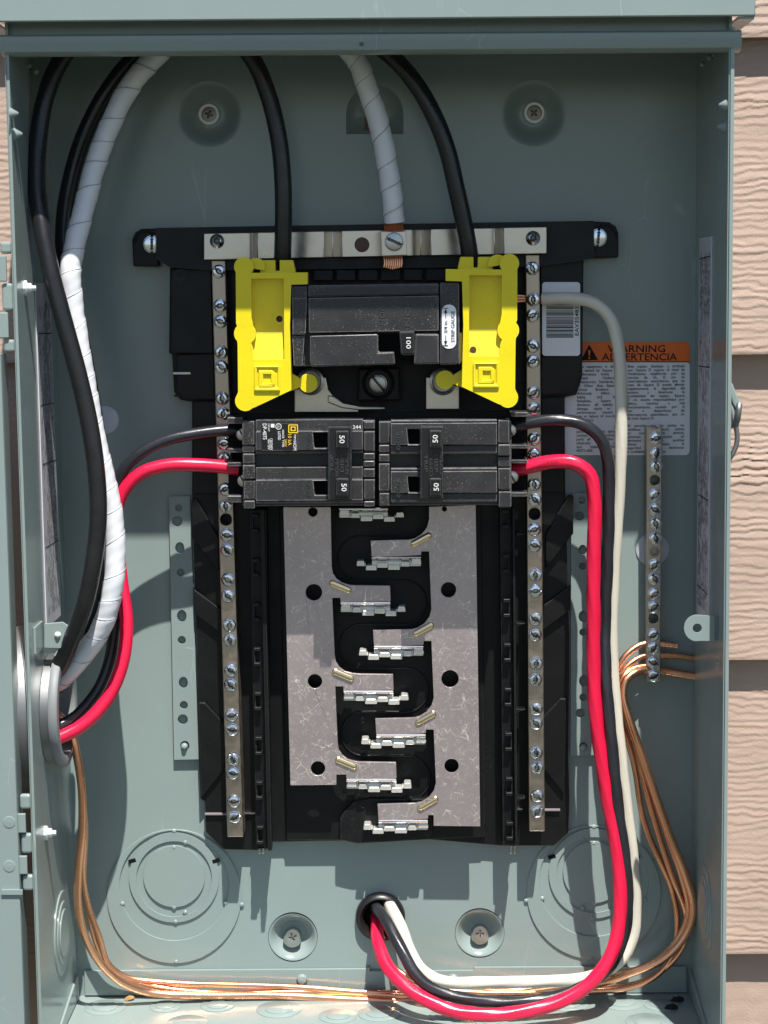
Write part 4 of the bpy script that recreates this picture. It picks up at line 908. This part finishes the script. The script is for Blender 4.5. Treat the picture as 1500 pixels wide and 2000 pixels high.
# A: outer left black -> left main lug ; B: black behind the tape -> right main lug ; C: taped neutral -> lug
cond = lambda dy, dz, x=-.20: (x, -.060+dy, -.1655+dz, 0)
A = [cond(-.012, .016, -.25), cond(-.012, .016), (108, 1312, .072), (140, 1250, .078), (166, 1180, .084), (182, 1100, .086), (191, 1020, .086), (189, 940, .086), (176, 840, .086), (152, 730, .086), (128, 640, .086), (102, 540, .084), (82, 440, .078), (72, 360, .070), (74, 280, .064), (88, 190, .060), (120, 115, .056), (185, 50, .052), (300, 25, .050), (420, 45, .050), (490, 110, .048), (523, 185, .046), (543, 270, .045), (551, 350, .0445), (553, 430, .044), (552, 500, .042), (551, 540, .036)]
cable('power_cable', 'thick black cable along the left wall, looping over to the left yellow cover', 'cable', CBLK, A, .0049, GS, wob=.0006, seed=2)
B = [cond(.0, -.004, -.25), cond(.0, -.004), (108, 1345, .055), (150, 1290, .058), (182, 1215, .060), (203, 1140, .060), (210, 1050, .058), (204, 950, .056), (190, 850, .054), (168, 720, .050), (145, 610, .046), (128, 520, .042), (126, 440, .038), (140, 350, .036), (165, 265, .036), (205, 185, .036), (262, 112, .036), (350, 45, .036), (500, 12, .036), (650, 35, .038), (765, 110, .042), (812, 163, .044), (847, 225, .045), (872, 290, .045), (891, 370, .0445), (906, 435, .0435), (917, 495, .042), (920, 540, .036)]
cable('power_cable', 'thick black cable hidden behind the taped cable, ending at the right yellow cover', 'cable', CBLK, B, .0049, GS, wob=.0005, seed=3)
wc = thing('neutral_cable', 'thick cable wrapped in white tape, its copper strands under the top lug', 'cable', P(140, 1300, .06), GS)
Cc = [cond(.013, .010, -.25), cond(.013, .010), (106, 1335, .060), (158, 1285, .066), (200, 1222, .072), (220, 1150, .074), (225, 1080, .073), (219, 1000, .072), (204, 930, .072), (185, 850, .072), (169, 760, .071), (155, 680, .071), (143, 600, .070), (138, 530, .069), (148, 470, .064), (166, 400, .058), (187, 320, .054), (215, 245, .052), (252, 172, .050), (302, 112, .048), (380, 50, .046), (500, 20, .046), (610, 45, .045), (692, 112, .044), (720, 180, .043), (742, 250, .042), (756, 320, .041), (766, 385, .039), (770, 434, .037)]
V, F = tube(path(Cc), .0056, 32, .0009, wrap(.0150, .08, 0, -1)); add('tape_wrap', V, F, TAPE, wc, sm=34)
V, F = seam(Cc, .0056*1.05, .0150, .00018); add('tape_seam_shade', V, F, mat('grey tape seam shade', (.22, .22, .24), .6), wc, sm=60)  # thin dark tube stands for the shadow line and grime along the tape overlaps
for i in range(9):
    x = 752+i*4.2; V, F = tube(path([(x+2, 424, .037), (x-1, 440, .034), (x+2.5, 452, .031), (x+1, 475, .028), (x-1.5, 500, .030), (x-.5, 514, .031), (x-2, 526-abs(i-4), .031)]), .00062, 8, .002); add('copper_strand', V, F, COPPER, wc, sm=60)
GT = 'thin insulated wires to the breakers'
G_ = [cond(-.006, -.022, -.25), cond(-.006, -.022), (112, 1420, .062), (150, 1398, .056), (190, 1352, .050), (214, 1290, .046), (224, 1215, .044), (228, 1130, .042), (222, 1040, .040), (221, 975, .040), (236, 925, .041), (268, 890, .041), (320, 863, .040), (380, 848, .038), (442, 840, .035), (462, 842, .034)]
cable('branch_wire', 'thin black wire arching from the conduit to the left breaker', 'wire', CNAVY, G_, .0033, GT, n=14, wob=.0004, seed=5, rad=lay(.03, .03))
H_ = [cond(-.016, -.024, -.25), cond(-.016, -.024), (112, 1442, .068), (150, 1424, .064), (188, 1392, .060), (220, 1345, .056), (241, 1285, .053), (247, 1215, .050), (238, 1140, .046), (229, 1060, .044), (227, 1000, .042), (240, 960, .041), (275, 923, .040), (325, 909, .039), (385, 909, .038), (443, 913, .035), (466, 916, .034)]
cable('branch_wire', 'red wire arching from the conduit to the left breaker', 'wire', CRED, H_, .0039, GT, n=16, wob=.0003, seed=6)
I_ = [(735, 1790, -.006), (738, 1800, .006), (740, 1840, .022), (758, 1890, .038), (798, 1932, .050), (868, 1968, .058), (950, 1981, .060), (1050, 1970, .058), (1128, 1940, .054), (1180, 1890, .050), (1204, 1830, .046), (1210, 1750, .043), (1204, 1650, .041), (1186, 1550, .040), (1167, 1420, .040), (1159, 1300, .040), (1159, 1150, .041), (1161, 1040, .041), (1160, 970, .041), (1150, 927, .041), (1122, 905, .041), (1080, 902, .039), (1030, 912, .036), (1004, 918, .034)]
cable('branch_wire', 'red wire from the lower grommet up the right side to the right breaker', 'wire', CRED, I_, .0040, GT, n=20, step=.003, wob=.0005, seed=7, rad=lay(.055, .028, 5))
J_ = [(732, 1772, -.006), (738, 1777, .010), (754, 1797, .022), (771, 1830, .032), (790, 1868, .040), (811, 1903, .045), (838, 1929, .048), (895, 1949, .050), (970, 1958, .049), (1040, 1955, .046), (1115, 1936, .043), (1180, 1900, .040), (1214, 1842, .037), (1225, 1780, .040), (1222, 1700, .041), (1209, 1600, .041), (1194, 1450, .040), (1184, 1330, .037), (1182, 1230, .032), (1186, 1100, .033), (1189, 960, .035), (1186, 893, .037), (1167, 850, .038), (1130, 826, .038), (1080, 820, .037), (1028, 827, .035), (1004, 834, .034)]
cable('branch_wire', 'black wire from the lower grommet up the right side to the right breaker', 'wire', CNAVY, J_, .0035, GT, n=20, step=.003, wob=.0005, seed=8, rad=lay(.06, .026, 5))
kw = thing('neutral_wire', 'ivory wire bending over the barcode sticker, its copper tails in the right neutral bar', 'wire', P(1240, 1760, .02))
K_ = [(758, 1764, -.006), (764, 1774, .008), (783, 1812, .018), (799, 1854, .023), (818, 1889, .027), (846, 1910, .029), (885, 1920, .030), (940, 1919, .030), (1050, 1917, .028), (1150, 1908, .025), (1212, 1876, .023), (1237, 1826, .021), (1241, 1760, .021), (1234, 1660, .022), (1221, 1560, .023), (1208, 1450, .024), (1198, 1350, .024), (1194, 1250, .024), (1200, 1110, .025), (1208, 980, .027), (1213, 860, .029), (1213, 760, .030), (1208, 675, .031), (1193, 622, .030), (1160, 592, .028), (1110, 583, .025), (1059, 584, .022)]
V, F = tube(path(K_), .0036, 20, .003, lay(.04, .030, 5), .0005, 9); add('insulation', V, F, CWHT, kw, sm=60)
for i in range(3):
    V, F = tube(path([(1062, 580+i*5, .021), (1045, 580+i*5, .019), (1022, 578+i*5, .018), (1004, 577+i*6, .018)]), .0008, 8, .003); add('copper_strand', V, F, COPPER, kw, sm=60)
mb = MB(); o_ = [o for o in bpy.data.objects if o.get('label', '').startswith('red wire from the lower')][0]
for i_, ch in enumerate('AWG 6'):
    if ch != ' ': put_text(mb, ch, 1070+i_*8, 902-i_*.9, 6, .0438-abs(i_-2)*.0001, 6, 6)
mb.build('jacket_print', mat('faded wire print', (.25, .01, .03), .6), o_)
GC = 'bare copper ground wires'
def cop(lab, pts, r, seed): cable('ground_wire', lab, 'wire', COPPER, pts, r, GC, n=12, step=.003, wob=.0014, seed=seed)
cop('thickest bare copper wire, from the conduit down the left wall and along the floor', [cond(.006, -.012, -.25), cond(.006, -.012), (112, 1400, .050), (138, 1432, .052), (149, 1475, .052), (158, 1540, .050), (158, 1620, .046), (151, 1700, .042), (151, 1770, .040), (166, 1830, .036), (196, 1880, .030), (240, 1918, .022), (290, 1936, .016), (400, 1944, .012), (550, 1946, .010), (700, 1949, .010), (850, 1951, .010), (1000, 1948, .010), (1130, 1930, .014), (1230, 1902, .020), (1300, 1872, .022), (1342, 1825, .022), (1355, 1775, .022), (1341, 1715, .022), (1312, 1640, .022), (1284, 1560, .022), (1256, 1480, .022), (1231, 1410, .021), (1217, 1360, .019), (1222, 1328, .017), (1243, 1312, .014), (1265, 1309, .010), (1290, 1310, .008), (1330, 1316, .008), (1361, 1322, .008)], .0024, 11)
cop('thin bare copper wire meeting the ground bar between a higher and a lower one', [cond(.010, -.010, -.25), cond(.010, -.010), (110, 1388, .046), (140, 1425, .044), (152, 1475, .040), (160, 1540, .036), (162, 1640, .030), (158, 1710, .026), (168, 1770, .022), (190, 1830, .018), (208, 1880, .014), (245, 1905, .010), (330, 1917, .008), (450, 1925, .008), (600, 1930, .007), (720, 1938, .008), (850, 1941, .009), (1000, 1936, .010), (1120, 1933, .010), (1240, 1925, .012), (1300, 1893, .014), (1335, 1845, .015), (1340, 1790, .015), (1310, 1700, .016), (1279, 1600, .017), (1252, 1500, .017), (1234, 1420, .015), (1212, 1350, .015), (1214, 1315, .014), (1240, 1288, .011), (1264, 1279, .008), (1292, 1279, .007), (1330, 1281, .006), (1359, 1286, .005)], .00185, 12)
cop('thin bare copper wire from the lower grommet, innermost of the bundle on the right', [(733, 1795, -.006), (735, 1802, .004), (745, 1840, .012), (768, 1885, .018), (808, 1915, .022), (860, 1932, .022), (960, 1940, .018), (1100, 1938, .014), (1220, 1930, .013), (1285, 1902, .013), (1318, 1862, .013), (1325, 1810, .013), (1312, 1745, .013), (1285, 1670, .013), (1258, 1590, .013), (1238, 1510, .013), (1218, 1430, .013), (1201, 1360, .013), (1204, 1310, .012), (1220, 1278, .011), (1245, 1259, .009), (1266, 1255, .008), (1292, 1257, .008), (1323, 1261, .008)], .00185, 13)
cop('thin bare copper wire pressed beside the thickest one on the left wall', [cond(.012, -.014, -.25), cond(.012, -.014), (112, 1410, .044), (142, 1450, .040), (155, 1520, .034), (165, 1620, .026), (163, 1720, .022), (176, 1790, .018), (195, 1850, .014), (225, 1900, .010), (300, 1926, .008), (420, 1937, .008), (560, 1938, .008), (690, 1941, .009), (800, 1946, .011), (900, 1944, .012), (1010, 1940, .013), (1110, 1926, .016), (1210, 1902, .018), (1285, 1873, .019), (1330, 1825, .019), (1345, 1780, .019), (1333, 1720, .019), (1305, 1640, .019), (1277, 1560, .019), (1248, 1480, .019), (1225, 1410, .018), (1211, 1350, .017), (1218, 1322, .016), (1240, 1305, .012), (1266, 1301, .010)], .00185, 14)

# scraps lying on the floor
def scrap(px, py, w, lab, m, seed):
    rs = random.Random(seed); c = floor_pt(px, py); V = []; n = 9; c[1] = min(c[1], -.004)
    for h, k in ((.0003, 1), (.0022, .7)):
        for i in range(n): a = 2*math.pi*i/n; q = w*rs.uniform(.6, 1.2)*k; V.append((c[0]+q*math.cos(a), c[1]+q*.55*math.sin(a), c[2]+h+rs.uniform(0, .0012)))
    F = [[i, (i+1) % n, n+(i+1) % n, n+i] for i in range(n)]+[list(range(n))[::-1], list(range(n, 2*n))]; V, F = fixn(V, F)
    tag(add('scrap', V, F, m), lab, 'debris', 'scraps on the floor of the box')
scrap(254, 1954, .0035, 'small brown wood scrap on the box floor at the left', CHIP, 1); scrap(612, 1950, .0040, 'small brown wood scrap by the floor flange at the middle', CHIP, 2)
scrap(1325, 1956, .0045, 'dark crumb in the shaded right corner, the farther one', INK, 3); scrap(1312, 1972, .0045, 'dark crumb in the shaded right corner, the nearer one', INK, 4)
